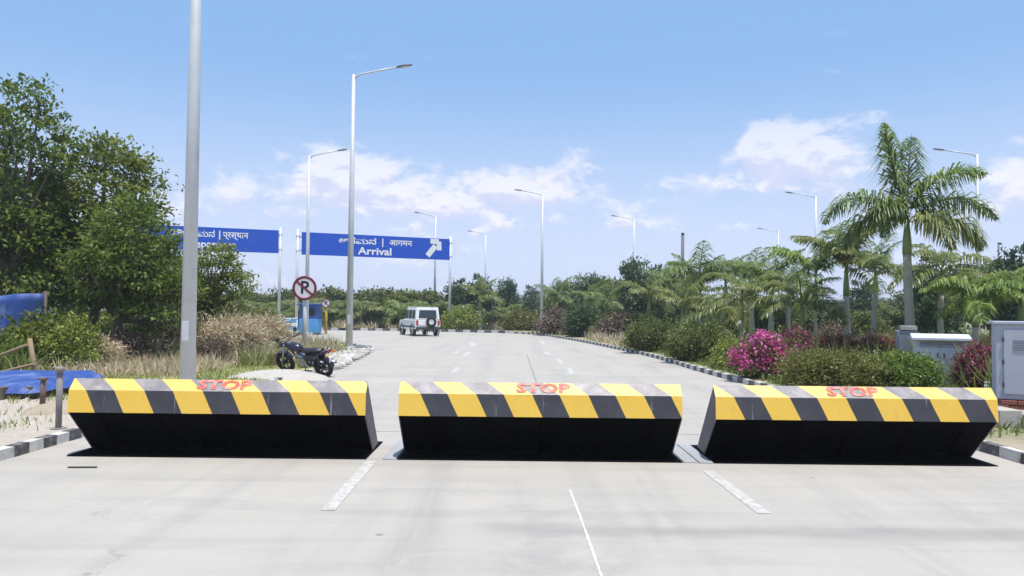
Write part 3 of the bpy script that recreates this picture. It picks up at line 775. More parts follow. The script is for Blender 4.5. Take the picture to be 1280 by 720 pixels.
# ------------------------------------------------------------------ blue booth and barricade on the island
M['booth_dark'] = mat('booth_dark_blue', (.03, .10, .32), .5, .2, 4)
M['booth_light'] = mat('booth_light_blue', (.09, .36, .72), .5, .15, 4)
M['glass'] = mat('dark_glass', (.03, .045, .06), .1, .1, 2, spec=.6)
p = at(385, 415, 49.5)
root = empty('guard_booth', (p.x, 49.5, .1), 0, 'small blue guard booth with darker upper half, behind the no parking sign', 'booth')
mb = MB(); mb.box((0, .6, .5), (1.34, 1.2, 1.0)); mb.build('lower_wall', M['booth_light'], root, .02); root.scale = (.92, .9, .9)
mb = MB(); mb.box((0, .6, 1.5), (1.30, 1.16, 1.0)); up = mb.build('upper_wall', M['booth_dark'], root, .02)
mb = MB(); mb.box((0, .01, 1.52), (.9, .03, .55)); mb.build('window', M['glass'], up)
mb = MB(); mb.box((0, .6, 2.06), (1.6, 1.45, .12)); mb.build('roof', M['booth_dark'], root, .03)
p = at(361, 415, 48.8)
root = empty('barricade', (p.x, 48.8, .1), .05, 'blue and white barricade board standing left of the guard booth', 'barricade')
for i, z in enumerate((.30, .55, .80)):
    mb = MB(); mb.box((0, 0, z), (1.1, .04, .20)); mb.build('board', M['booth_light'] if i != 1 else M['white_sign'], root)
mb = MB(); mb.box((0, 0, .95), (1.1, .05, .08)); mb.build('top_rail', M['white_sign'], root)
for x in (-.52, .52):
    mb = MB(); mb.tube([(x, -.25, 0), (x, .03, 1.0), (x, .3, 0)], .025, 6); mb.build('leg', M['white_sign'], root)

# ------------------------------------------------------------------ white van at the bend
M['van_white'] = mat('van_white', (.78, .78, .76), .3, .03, 2, dirt=(.5, .47, .42), dirt_amt=.3, dirt_scale=1.5)
M['van_trim'] = mat('van_trim', (.05, .05, .05), .6, .2, 5)
M['rubber'] = mat('tyre_rubber', (.02, .02, .021), .85, .2, 8)
M['rim'] = mat('wheel_rim', (.45, .45, .46), .35, .1, 5, .6)
M['tail_red'] = mat('tail_lamp_red', (.45, .02, .02), .25, .05, 3)
def van():
    p = G(524, 420.5); d = 50.0; p = at(524, 415, d)
    root = empty('white_car', (p.x, d, .0), R(24), 'white high roofed jeep driving away round the bend, spare wheel on its rear door', 'car')
    W, L = 1.66, 3.75; hw = W / 2
    mb = MB()
    # body side profile (y forward, z), swept across
    prof = [(-1.80, .46), (-1.86, .62), (-1.84, 1.02), (.62, 1.04), (.70, 1.05), (1.80, .98), (1.88, .80), (1.86, .48), (1.52, .42), (-1.4, .42)]
    mb.prism(prof, -hw, hw); body = mb.build('body', M['van_white'], root, .03)
    mb = MB()
    r0, r1 = hw - .03, hw - .10
    V = []
    low = [(-1.83, 1.03), (.66, 1.03)]; hi = [(-1.74, 1.80), (.30, 1.80)]
    V = [(-r0, low[0][0], 1.03), (r0, low[0][0], 1.03), (r0, low[1][0], 1.03), (-r0, low[1][0], 1.03), (-r1, hi[0][0], 1.80), (r1, hi[0][0], 1.80), (r1, hi[1][0], 1.80), (-r1, hi[1][0], 1.80)]
    mb.add(V, [(3, 2, 1, 0), (4, 5, 6, 7), (0, 1, 5, 4), (1, 2, 6, 5), (2, 3, 7, 6), (3, 0, 4, 7)]); mb.build('cabin', M['van_white'], root, .05)
    mb = MB(); mb.box((0, -.72, 1.83), (1.42, 2.0, .06)); mb.build('roof', M['van_white'], root, .02)
    # windows stand slightly proud of the tapered cabin
    def win(name, quad, off):
        V = [Vector(qv) for qv in quad]; o_ = Vector(off); mbq = MB(); mbq.add([v_ + o_ for v_ in V] + [v_ - o_ for v_ in V], [(0, 1, 2, 3), (7, 6, 5, 4), (0, 4, 5, 1), (1, 5, 6, 2), (2, 6, 7, 3), (3, 7, 4, 0)])
        return mbq.build(name, M['glass'], root)
    def yx(z): return -1.83 + (z - 1.03) / .77 * .09
    win('rear_window', [(-.60, yx(1.15), 1.15), (.60, yx(1.15), 1.15), (.55, yx(1.66), 1.66), (-.55, yx(1.66), 1.66)], (0, -.008, 0))
    def sxw(z): return r0 - (z - 1.03) / .77 * .07
    for s in (-1, 1):
        for (ya, yb, yc, yd) in ((-1.62, -.98, -.98, -1.56), (-.88, -.22, -.22, -.88), (-.12, .50, .26, -.12)):
            win('side_window', [(s * sxw(1.12), ya, 1.12), (s * sxw(1.12), yb, 1.12), (s * sxw(1.66), yc, 1.66), (s * sxw(1.66), yd, 1.66)], (.008, 0, 0))
        mbq = MB(); mbq.box((s * (hw - .12), -1.865, .86), (.13, .05, .30)); mbq.build('tail_lamp', M['tail_red'], root, .01)
        mbq = MB(); mbq.box((s * (hw + .06), .52, 1.14), (.14, .06, .16)); mbq.build('mirror', M['van_trim'], root, .02)
        mbq = MB(); mbq.box((s * (hw + .004), -.2, .60), (.02, 3.0, .10)); mbq.build('side_trim', M['van_trim'], root)
    win('windscreen', [(-.66, .625, 1.12), (.66, .625, 1.12), (.58, .37, 1.66), (-.58, .37, 1.66)], (0, .012, 0))
    mb = MB(); mb.box((0, -1.92, .50), (W - .1, .14, .16)); mb.build('rear_bumper', M['van_trim'], root, .02)
    mb = MB(); mb.box((0, 1.92, .50), (W - .1, .14, .18)); mb.build('front_bumper', M['van_trim'], root, .02)
    mb = MB(); mb.box((-.42, -1.865, .74), (.42, .02, .13)); mb.build('number_plate', M['white_sign'], root)
    sp_ = empty('spare_wheel', (.18, -1.97, .92)); sp_.parent = root
    mb = MB(); mb.torus((0, 0, 0), .25, .10, 'y', 20, 8); mb.build('tyre', M['rubber'], sp_)
    mb = MB(); mb.tube([(0, -.05, 0), (0, .1, 0)], .19, 16); mb.build('wheel_cover', M['van_white'], sp_)
    for s in (-1, 1):
        for y in (-1.18, 1.2):
            wh = empty('wheel', (s * (hw - .10), y, .34)); wh.parent = root
            mb = MB(); mb.torus((0, 0, 0), .235, .105, 'x', 22, 8); mb.build('tyre', M['rubber'], wh)
            mb = MB(); mb.tube([(-.07, 0, 0), (.07, 0, 0)], .2, 14); mb.build('rim', M['rim'], wh)
            mbq = MB(); mbq.torus((s * (hw + .01), y, .36), .39, .035, 'x', 20, 5); mbq.build('wheel_arch', M['van_trim'], root)
    return root
van()

# ------------------------------------------------------------------ motorcycle by the kerb
M['bike_paint'] = mat('bike_paint', (.022, .019, .045), .3, .2, 4)
M['bike_black'] = mat('bike_black', (.018, .018, .02), .45, .2, 6)
M['chrome'] = mat('dull_chrome', (.40, .40, .41), .3, .15, 6, .8)
M['amber'] = mat('amber_lens', (.6, .2, .02), .3, .05, 4)
def motorcycle():
    A, B = G(407, 470.5), G(357, 463, .09)
    B = A + (B - A).normalized() * 1.32
    dv = B - A; an = math.atan2(dv.y, dv.x)
    root = empty('motorcycle', (A.x, A.y, .0), 0, 'dark purple and black motorcycle leaning beside the pale heap at the kerb', 'motorcycle')
    root.rotation_euler = Euler((R(-24), R(-3), an), 'XYZ'); root.scale = (.95, .95, .88)
    def wheel(x):
        wh = empty('wheel', (x, 0, .31)); wh.parent = root
        mb = MB(); mb.torus((0, 0, 0), .255, .06, 'y', 26, 8); mb.build('tyre', M['rubber'], wh)
        mb = MB(); mb.torus((0, 0, 0), .20, .02, 'y', 22, 6); mb.tube([(0, -.07, 0), (0, .07, 0)], .05, 10)
        for i in range(6):
            a = i * math.pi / 3; mb.tube([(0, 0, 0), (.2 * math.cos(a), 0, .2 * math.sin(a))], .016, 5)
        mb.build('rim', M['bike_black'], wh)
    wheel(0); wheel(1.32)
    mb = MB(); mb.tube([(1.32, -.09, .31), (1.22, -.09, .62), (1.10, -.09, .94)], .028, 8); mb.build('fork', M['chrome'], root); mb = MB(); mb.tube([(1.32, .09, .31), (1.22, .09, .62), (1.10, .09, .94)], .028, 8); mb.build('fork', M['chrome'], root)
    mb = MB(); mb.tube([(1.04, -.36, 1.02), (1.06, -.22, 1.04), (1.10, 0, .97), (1.06, .22, 1.04), (1.04, .36, 1.02)], .016, 8)
    for s in (-1, 1): mb.tube([(1.04, s * .27, 1.025), (1.02, s * .38, 1.02)], .022, 8)
    mb.build('handlebar', M['bike_black'], root)
    mb = MB(); mb.tube([(1.10, 0, .86), (1.24, 0, .90), (1.27, 0, .90)], [.05, .105, .10], 14); hl = mb.build('headlight', M['bike_black'], root)
    mb = MB(); mb.tube([(1.268, 0, .90), (1.285, 0, .90)], [.09, .07], 14); mb.build('lens', M['glass_lens'], hl)
    mb = MB(); mb.tube([(.60, 0, .78), (.72, 0, .84), (.90, 0, .86), (1.04, 0, .80)], [.08, .14, .15, .07], 12, flat=.85); mb.build('fuel_tank', M['bike_paint'], root)
    mb = MB(); mb.tube([(-.12, 0, .85), (.15, 0, .82), (.42, 0, .78), (.64, 0, .79)], [.08, .125, .12, .09], 12, flat=.5); mb.build('seat', M['bike_black'], root)
    mb = MB(); mb.tube([(-.34, 0, .86), (-.15, 0, .78), (.15, 0, .70), (.45, 0, .66)], [.04, .10, .12, .10], 10, flat=.6); mb.build('tail_cowl', M['bike_paint'], root)
    mb = MB(); mb.box((-.35, 0, .84), (.04, .12, .07)); mb.build('tail_light', M['tail_red'], root, .01)
    mb = MB(); mb.box((-.36, 0, .60), (.015, .18, .14), 0, Matrix.Rotation(R(-15), 3, 'Y')); mb.build('number_plate', M['white_sign'], root)
    mb = MB(); mb.tube([(-.36, -.13, .76), (-.36, -.19, .76)], .03, 8); mb.build('indicator', M['amber'], root); mb = MB(); mb.tube([(-.36, .13, .76), (-.36, .19, .76)], .03, 8); mb.build('indicator', M['amber'], root)
    mb = MB(); mb.tube([(-.15, -.12, .84), (-.34, -.11, .93), (-.40, 0, .94), (-.34, .11, .93), (-.15, .12, .84)], .013, 6); mb.build('grab_rail', M['chrome'], root)
    mb = MB(); mb.box((.62, 0, .42), (.34, .26, .30)); mb.tube([(.60, 0, .5), (.82, 0, .64)], [.10, .09], 10); mb.tube([(.62, -.16, .38), (.62, .16, .38)], .11, 12); mb.build('engine', M['chrome'], root, .02)
    mb = MB(); mb.tube([(1.10, 0, .88), (.9, 0, .60), (.80, 0, .30), (.45, 0, .26), (.36, 0, .42), (.5, 0, .70), (1.0, 0, .76)], .024, 7); mb.tube([(.42, -.10, .40), (0, -.11, .31)], .024, 7); mb.tube([(.42, .10, .40), (0, .11, .31)], .024, 7)
    mb.tube([(0, -.12, .34), (-.02, -.13, .74)], [.035, .03], 8); mb.tube([(0, .12, .34), (-.02, .13, .74)], [.035, .03], 8); mb.build('frame', M['bike_black'], root)
    mb = MB(); mb.tube([(.80, -.14, .36), (.66, -.17, .24), (.35, -.17, .26), (-.30, -.18, .40)], [.022, .024, .045, .05], 9); mb.build('exhaust', M['chrome'], root)
    V = []
    for (cx, a0, a1, nm) in ((1.32, 30, 150, 'front_mudguard'), (0, 40, 175, 'rear_mudguard')):
        mb = MB(); k = 10
        for i in range(k):
            b0, b1 = R(a0 + (a1 - a0) * i / k), R(a0 + (a1 - a0) * (i + 1) / k); ra = .335
            mb.add([(cx + ra * math.cos(b0), -.075, .31 + ra * math.sin(b0)), (cx + ra * math.cos(b1), -.075, .31 + ra * math.sin(b1)), (cx + ra * math.cos(b1), .075, .31 + ra * math.sin(b1)), (cx + ra * math.cos(b0), .075, .31 + ra * math.sin(b0))], [(0, 1, 2, 3)])
        o = mb.build(nm, M['bike_paint'], root); md = o.modifiers.new('thickness', 'SOLIDIFY'); md.thickness = .01
    for s in (-1, 1):
        mb = MB(); mb.tube([(1.05, s * .24, 1.03), (1.02, s * .32, 1.20)], .009, 6); mb.tube([(1.01, s * .34, 1.22), (1.03, s * .34, 1.22)], [.065, .06], 12); mb.build('mirror', M['bike_black'], root)
    mb = MB(); mb.tube([(.50, .12, .28), (.46, .34, .04)], .015, 6); mb.build('kickstand', M['bike_black'], root)
    for s in (-1, 1):
        mb = MB(); mb.box((.28, s * .145, .62), (.36, .03, .18), 0, Matrix.Rotation(R(8), 3, 'Y')); mb.build('side_panel', M['bike_paint'], root, .015)
motorcycle()

def mound(name, c, rx, ry, h, m, label, cat, seed, k=26, q=9):
    r = random.Random(seed); V = []; F = []
    for i in range(q + 1):
        t = i / q
        for j in range(k):
            a = 2 * math.pi * j / k; wob = 1 + .12 * math.sin(3 * a + seed) + .07 * math.sin(7 * a + 2 * seed)
            z = h * (1 - t * t) ** .8 if t < 1 else -.03
            V.append((rx * t * wob * math.cos(a), ry * t * wob * math.sin(a), z + (r.uniform(-.03, .03) * h if 0 < i < q else 0)))
    for i in range(q):
        for j in range(k): F.append((i * k + j, i * k + (j + 1) % k, (i + 1) * k + (j + 1) % k, (i + 1) * k + j))
    me = bpy.data.meshes.new(name); me.from_pydata(V, [], F); me.materials.append(m); me.polygons.foreach_set('use_smooth', [True] * len(F))
    o = link(name, me, None, c); tag(o, label, cat); return o
p = G(362, 474); mound('concrete_heap', (p.x - .15, p.y - .3, .05), 1.2, .85, .20, M['sand_concrete'], 'low pale heap of concrete waste on the kerb, in front of the motorcycle', 'heap', 3)

# cobbles pitched round the nose of the left verge
cb = empty('cobbled_apron', (0, 0, 0), 0, None, None, None, 'structure')
cms = []
for s in range(3):
    mb = MB(); mb.box((0, 0, .03), (.26, .20, .09), 0, None, .75); cms.append(mb.mesh('cobble', M['kerb_white'] if s == 0 else M['sand_concrete'], .02, 1))
r = random.Random(5); cnt = 0
for i in range(11):
    for j in range(16):
        px, py = 404 + j * 4.0 + r.uniform(-.8, .8), 437.5 + i * 2.05 + r.uniform(-.3, .3)
        lim = 462 - (py - 437) * 2.0
        if px > 404 + (lim - 404) * 1.0 + 4 or px < 404 - (py - 450) * .3: continue
        g = G(px, py, .1); o = link('cobble', cms[r.randrange(3)], cb, (g.x, g.y, .085)); o.rotation_euler = (r.uniform(-.1, .1), r.uniform(-.1, .1), r.uniform(0, 3)); cnt += 1

# ------------------------------------------------------------------ near left: bollards, tarpaulins, timber rail
M['rust'] = mat('rusty_steel', (.16, .10, .075), .85, .3, 12, bump=.3)
M['post_grey'] = mat('post_grey', (.24, .22, .21), .7, .2, 8, dirt=(.14, .09, .06), dirt_amt=.6, dirt_scale=8)
g = G(73, 536, .09); root = empty('metal_bollard', (g.x, g.y, .09), 0, 'thin grey metal post with a knob cap, left of the left road blocker', 'bollard')
mb = MB(); mb.tube([(0, 0, -.05), (0, 0, .74)], .038, 12); mb.build('post', M['post_grey'], root)
mb = MB(); mb.tube([(0, 0, .735), (0, 0, .75), (0, 0, .79), (0, 0, .81)], [.04, .058, .058, .045], 12); mb.build('cap', M['post_grey'], root)
mb = MB(); mb.tube([(0, 0, 0), (0, 0, .015)], .10, 12); mb.build('base_plate', M['post_grey'], root)
g = G(53, 505, .09); root = empty('rusty_post', (g.x, g.y, .09), 0, 'short rusty post in front of the blue tarpaulin', 'post')
mb = MB(); mb.tube([(0, 0, -.05), (.01, 0, .40)], .045, 10); mb.build('post', M['rust'], root)
mb = MB(); mb.box((.0, 0, .41), (.11, .11, .03)); mb.build('cap', M['rust'], root)

M['tarp'] = mat('blue_tarpaulin', (.025, .07, .27), .6, .35, 2.5, bump=.5, bscale=5, dirt=(.24, .30, .45), dirt_amt=.6, dirt_scale=2)
def cloth(name, x0, x1, y0, y1, z0, label, seed, fold=.05, tilt=0.0):
    nx, ny = 34, 16; V = []; F = []; r = np.random.default_rng(seed); ph = r.random(6) * 6
    for j in range(ny + 1):
        for i in range(nx + 1):
            u, t = i / nx, j / ny
            x = x0 + (x1 - x0) * u + .08 * math.sin(6 * t + ph[0]); y = y0 + (y1 - y0) * t + .12 * math.sin(5 * u + ph[1])
            z = z0 + fold * (2 * abs((u * 3.1 + t * 1.3 + ph[2]) % 1 - .5) + 1.2 * abs((u * 7.3 - t * 3.7 + ph[3]) % 1 - .5) + .5 * r.random()) + tilt * t
            e = min(u, 1 - u, t * 1.0, 1 - t)
            if e < .05: z -= (.05 - e) * 2.6
            V.append((x, y, max(z, .10)))
    for j in range(ny):
        for i in range(nx): a = j * (nx + 1) + i; F.append((a, a + 1, a + nx + 2, a + nx + 1))
    me = bpy.data.meshes.new(name); me.from_pydata(V, [], F); me.materials.append(M['tarp'])
    o = link(name, me); md = o.modifiers.new('thickness', 'SOLIDIFY'); md.thickness = .008
    return tag(o, label, 'tarpaulin', 'blue tarpaulins by the left trees')
cloth('tarpaulin', -11.6, -8.1, 12.9, 15.2, .30, 'crumpled blue tarpaulin spread low over the ground by the rusty post', 4, .022, .10)
root = empty('timber_stack', (-9.9, 13.9, .09), 0, 'dark timber stack under the low blue tarpaulin', 'timber')
for i in range(7):
    mb = MB(); mb.box((-1.5 + i * .5, .12 * math.sin(i * 2.2), .11), (.44, 1.7, .2), 0, Matrix.Rotation(.1 * math.sin(i * 3.), 3, 'Z')); mb.build('plank', M['bark'], root, .01)
# upright tarpaulin screen behind the trees
V = []; F = []; nx, nz = 40, 10
for j in range(nz + 1):
    for i in range(nx + 1):
        u, t = i / nx, j / nz; V.append((-17.3 + 4.45 * u, 20.6 + .25 * math.sin(14 * u) * (1 - .3 * t) + .1 * math.sin(33 * u), .1 + 1.85 * t + .08 * math.sin(8 * u) * t))
for j in range(nz):
    for i in range(nx): a = j * (nx + 1) + i; F.append((a, a + 1, a + nx + 2, a + nx + 1))
me = bpy.data.meshes.new('tarpaulin_sheet'); me.from_pydata(V, [], F); me.materials.append(M['tarp']); me.polygons.foreach_set('use_smooth', [True] * len(F))
root = empty('tarpaulin_screen', (0, 0, 0), 0, 'upright blue tarpaulin screen behind the leftmost tree', 'tarpaulin', 'blue tarpaulins by the left trees')
o = link('sheet', me, root); md = o.modifiers.new('thickness', 'SOLIDIFY'); md.thickness = .01
for i in range(4):
    mb = MB(); mb.tube([(-17.3 + 1.48 * i, 20.95, 0), (-17.3 + 1.48 * i, 20.95, 2.1)], .05, 7); mb.build('post', M['bark'], root)

M['timber'] = mat('weathered_timber', (.30, .21, .12), .85, .25, 5, bump=.4)
a, bq = at(48, 466, 15.5), at(37, 423, 15.5); root = empty('timber_rail', (a.x, a.y, 0), 0, 'leaning timber post with two rough rails at the left edge', 'fence')
mb = MB(); mb.tube([(0, 0, .0), (bq.x - a.x, 0, bq.z)], [.055, .045], 8); mb.build('post', M['timber'], root)
for (p0, p1) in (((-40, 468), (43, 455)), ((-40, 452), (34, 431))):
    q0, q1 = at(*p0, 15.7), at(*p1, 15.45); mb = MB(); mb.tube([(q0.x - a.x, q0.y - a.y, q0.z), ((q0.x + q1.x) / 2 - a.x, q0.y - a.y - .1, (q0.z + q1.z) / 2 - .06), (q1.x - a.x, q1.y - a.y, q1.z)], .032, 7); mb.build('rail', M['timber'], root)
q0 = at(-42, 480, 15.7); mb = MB(); mb.tube([(q0.x - a.x, .2, 0), (q0.x - a.x, .2, 1.3)], .06, 8); mb.build('post', M['timber'], root)

g = G(103, 585); o = link('metal_scrap', MB().box((0, 0, .010), (.30, .022, .012)).mesh('metal_scrap', M['darkmetal'], .004)); o.location = g; o.rotation_euler = (0, 0, .06); tag(o, 'thin dark strip of metal lying on the concrete by the left road blocker', 'scrap')

# ------------------------------------------------------------------ right: cabinets, pillar, plinth
M['cab_grey'] = mat('cabinet_grey', (.42, .43, .50), .5, .08, 2, dirt=(.30, .28, .28), dirt_amt=.35, dirt_scale=2)
M['cab_white'] = mat('cabinet_white', (.66, .67, .70), .45, .06, 2, dirt=(.42, .40, .38), dirt_amt=.4, dirt_scale=2.5)
M['brick'] = mat('red_brick', (.30, .10, .07), .9, .25, 9, bump=.3)
M['pillar'] = mat('pillar_grey', (.22, .22, .25), .7, .15, 4, dirt=(.14, .13, .13), dirt_amt=.4)
g = at(1245, 500, 12.0)
root = empty('junction_cabinet', (g.x, 12.0, .09), R(-27), 'large grey steel cabinet on a brick base at the right edge', 'cabinet')
zb = .30; Hh = at(1245, 405, 12).z - zb - .09; CW = 1.3
mb = MB(); mb.box((CW / 2, .3, zb + Hh / 2), (CW, .6, Hh)); cab = mb.build('casing', M['cab_grey'], root, .015)
mb = MB(); mb.box((CW / 2, .3, zb + Hh + .02), (CW + .08, .68, .05)); mb.build('roof', M['cab_grey'], root, .012)
for i in range(2):
    mb = MB(); mb.box((.09 + .29 + i * .59, -.012, zb + Hh * .5), (.55, .03, Hh * .86)); dr = mb.build('cabinet_door', M['cab_grey'], root, .008)
    mb = MB(); mb.box((.09 + .29 + i * .59 + (.2 if i == 0 else -.2), -.035, zb + Hh * .5), (.03, .03, .14)); mb.build('handle', M['darkmetal'], dr, .005)
for i in range(5): mb = MB(); mb.box((.38, -.031, zb + Hh * .78 - i * .035), (.30, .012, .016)); mb.build('vent_slat', M['pillar'], root)
for i in range(2):
    for z in (.2, .5, .8): mb = MB(); mb.tube([(.10 + i * 1.16, -.03, zb + Hh * z - .04), (.10 + i * 1.16, -.03, zb + Hh * z + .04)], .012, 6); mb.build('hinge', M['darkmetal'], root)
bkm = MB().box((0, 0, 0), (.215, .10, .068)).mesh('brick', M['brick'], .006, 1)
for k in range(4):
    for i in range(6):
        o = link('brick', bkm, root, (.06 + i * .225 + (.11 if k % 2 else 0), .02 + random.uniform(-.006, .006), .02 + k * .078))
mb = MB(); mb.box((CW / 2, .34, .14), (CW + .02, .54, .30)); mb.build('base', M['kerb_grey'], root)
g = at(1250, 545, 10.9); root = empty('concrete_plinth', (g.x, 10.9, .09), 0, 'low rough concrete plinth beside the right kerb, below the grey cabinet', 'plinth')
mb = MB(); mb.box((.16, .25, .10), (.32, .5, .32)); mb.build('block', M['sand_concrete'], root, .012)
mb = MB(); mb.box((.55, .30, .07), (.42, .5, .26)); mb.build('block', M['kerb_grey'], root, .012)

g = at(1143, 480, 17.2)
root = empty('feeder_cabinet', (g.x, 17.2, .09), R(-24), 'white feeder cabinet with overhanging lid behind the flower hedge', 'cabinet')
CWd = at(1201, 460, 17.2).x - g.x; zt = at(1170, 425, 17.2).z - .09
mb = MB(); mb.box((CWd / 2, .3, .06), (CWd + .05, .66, .16)); mb.build('plinth', M['kerb_grey'], root, .01)
mb = MB(); mb.box((CWd / 2, .3, .14 + (zt - .14) / 2), (CWd, .56, zt - .14)); mb.build('casing', M['cab_white'], root, .012)
mb = MB(); mb.prism([(-.16, zt), (-.16, zt + .06), (.3, zt + .14), (.76, zt + .06), (.76, zt)], -.06, CWd + .06); mb.build('lid', M['cab_white'], root, .01)
for i in range(2):
    mb = MB(); mb.box((CWd * (.25 + .5 * i), .012, .14 + (zt - .14) * .46), (CWd * .46, .02, (zt - .14) * .80)); dr = mb.build('cabinet_door', M['cab_white'], root, .006)
    mb = MB(); mb.box((CWd * (.44 + .12 * i), -.008, .70), (.02, .025, .12)); mb.build('handle', M['darkmetal'], dr)
for i in range(4): mb = MB(); mb.box((CWd * .5, .008, zt - .05 - i * .035), (CWd * .8, .02, .015)); mb.build('vent_slat', M['pillar'], root)
g = at(1121, 460, 18.2); root = empty('meter_pillar', (g.x, 18.2, .09), R(-22), 'narrow dark grey meter pillar left of the white cabinet', 'pillar box')
PW = at(1144, 440, 18.2).x - g.x; zt = at(1130, 413, 18.2).z - .09
mb = MB(); mb.box((PW / 2, .2, zt / 2), (PW, .4, zt)); mb.build('casing', M['pillar'], root, .012)
mb = MB(); mb.box((PW / 2 + .04, .2, zt + .06), (PW * .8, .46, .10)); mb.build('cap', M['kerb_grey'], root, .01)
mb = MB(); mb.box((PW / 2, -.008, zt * .55), (PW * .82, .02, zt * .7)); mb.build('cabinet_door', M['pillar'], root, .006)
g = at(1234, 487, 15.2); root = empty('marker_post', (g.x, 15.2, .09), 0, 'tiny white marker post in front of the purple red shrub', 'marker')
mb = MB(); mb.tube([(0, 0, -.05), (0, 0, .26)], .05, 10); mb.build('post', M['galv'], root)
mb = MB(); mb.tube([(0, 0, .26), (0, 0, .29)], [.06, .05], 10); mb.build('cap', M['cab_white'], root)

# ------------------------------------------------------------------ palms
def frond_mesh(name, L, pitch, droop, m, r, nl=34, ll=.5, lw=.045, bushy=.5, hang=.6, twist=0.0):
    """a frond in the plane x-z, leaving the crown at pitch and bending over by droop"""
    k = 14; pts = [np.zeros(3)]; tan = []
    for i in range(k):
        t = (i + .5) / k; a = pitch - droop * t ** 1.3
        d = np.array([math.cos(a), 0, math.sin(a)]); tan.append(d); pts.append(pts[-1] + d * L / k)
    pts = np.array(pts); tan.append(tan[-1]); tan = np.array(tan)
    t = np.linspace(.14, .99, nl); t = np.concatenate([t, t + .5 / nl * .8]); t = np.clip(t, 0, 1)
    sgn = np.concatenate([np.ones(nl), -np.ones(nl)])
    fi = t * k; i0 = np.minimum(fi.astype(int), k - 1); fr = (fi - i0)[:, None]
    P = pts[i0] * (1 - fr) + pts[i0 + 1] * fr; T = unit(tan[i0])
    side = np.stack([0 * t, sgn, 0 * t], 1); upv = unit(np.cross(T, side) * sgn[:, None] * -1); upv[upv[:, 2] < 0] *= 1
    Ps, Ds, Ls = [], [], []
    planes = [0.0] if bushy < .3 else [-.6, .15, .75] if bushy < 1 else [-1.1, -.5, .1, .7, 1.25]
    for ph in planes:
        q = ph + r.normal(size=len(t)) * .22
        D = T * (.45 + .35 * t[:, None]) + side * np.cos(q)[:, None] + upv * np.sin(q)[:, None]
        Ps.append(P); Ds.append(unit(D)); Ls.append(ll * (np.sin(np.clip(t * .95 + .10, 0, 1) * math.pi) ** .55) * (.8 + .3 * r.random(len(t))))
    P, D, Lf = np.concatenate(Ps), np.concatenate(Ds), np.concatenate(Ls)[:, None]
    n_ = len(P); mid = P + D * Lf * .5; D2 = D.copy(); D2[:, 2] -= hang; D2 = unit(D2); tip = mid + D2 * Lf * .5
    Sd = unit(np.cross(D, np.array([0, 0, 1.0]) + r.normal(size=(n_, 3)) * .3)); w_ = lw * (.8 + .6 * r.random((n_, 1)))
    V = np.stack([P - Sd * w_ * .35, P + Sd * w_ * .35, mid + Sd * w_ * .5, mid - Sd * w_ * .5, tip - Sd * w_ * .08, tip + Sd * w_ * .08], 1).reshape(-1, 3)
    b0 = np.arange(n_)[:, None] * 6
    F = np.concatenate([b0 + np.array([[0, 1, 2, 3]]), b0 + np.array([[3, 2, 5, 4]])]); tn = r.random(n_) * .8 + .1; rn = np.concatenate([tn, np.clip(tn + .15, 0, 1)])
    # midrib
    wr = np.linspace(.03, .006, k + 1)[:, None] * (L / 2.4); yv = np.array([[0, 1, 0]])
    mv = np.concatenate([pts - yv * wr, pts + yv * wr, pts + np.array([[0, 0, -1]]) * wr]); o_ = len(V); q = k + 1; mf = []
    for i in range(k):
        mf += [(o_ + i, o_ + i + 1, o_ + q + i + 1, o_ + q + i), (o_ + i, o_ + 2 * q + i, o_ + 2 * q + i + 1, o_ + i + 1), (o_ + q + i, o_ + q + i + 1, o_ + 2 * q + i + 1, o_ + 2 * q + i)]
    V = np.concatenate([V, mv]); F = np.concatenate([F, np.array(mf)]); rn = np.concatenate([rn, np.full(len(mf), .9)])
    return np_mesh(name, V, F, m, rn)

FR = {}
for mn in ('leaf_palm', 'leaf_palm_bright', 'leaf_palm_olive'):
    r = np.random.default_rng(hash(mn) % 1000 if False else len(mn))
    FR[mn] = [frond_mesh('frond', 2.0, R(p_), R(d_), M[mn], r, 32, .60, .054, b_, 1.1) for (p_, d_, b_) in
              ((76, 58, .2), (66, 84, .2), (50, 92, .2), (32, 95, .2), (14, 85, .2), (-8, 62, .2), (60, 110, .2))]

def palm(name, loc, trunk_h, r0, flen, nf, m, label, seed, trunk='palm_trunk', group='palms in the right verge planting', up=1.0, classes=None, shaft=True, fronds=None, thin=False):
    r = random.Random(seed)
    root = empty(name, loc, 0, label, 'palm tree', group)
    mb = MB(); k = 11; lean = r.uniform(-.04, .04) * trunk_h
    pts = [Vector((lean * (i / k) ** 2, .02 * math.sin(i), -.08 + (trunk_h + .08) * i / k)) for i in range(k + 1)]
    rad = [r0 * (1.35 if i == 0 else 1.12 - .32 * i / k + (.035 if i % 2 else 0)) for i in range(k + 1)]
    mb.tube(pts, rad, 10); mb.build('trunk', M[trunk], root)
    top = pts[-1]
    if shaft:
        mb = MB(); hs = .42 * flen; mb.tube([top, top + Vector((0, 0, hs * .4)), top + Vector((0, 0, hs))], [r0 * .95, r0 * .88, r0 * .42], 10); mb.build('crownshaft', M['crownshaft'], root)
        top = top + Vector((0, 0, hs * .9))
    if fronds is None:
        cl = classes or [0, 1, 1, 2, 2, 3, 3, 4, 4, 5, 6]
        for i in range(nf):
            c_ = cl[i % len(cl)]; a = i * 2.39996 + r.uniform(-.3, .3); s = flen / 2.0 * r.uniform(.85, 1.12)
            o = link('frond', FR[m][c_], root, top, (0, 0, a)); o.scale = (s, s * r.choice((1, -1)), s)
    else:
        for (me, a, s) in fronds:
            o = link('frond', me, root, top, (0, 0, a)); o.scale = (s, s, s)
    return root

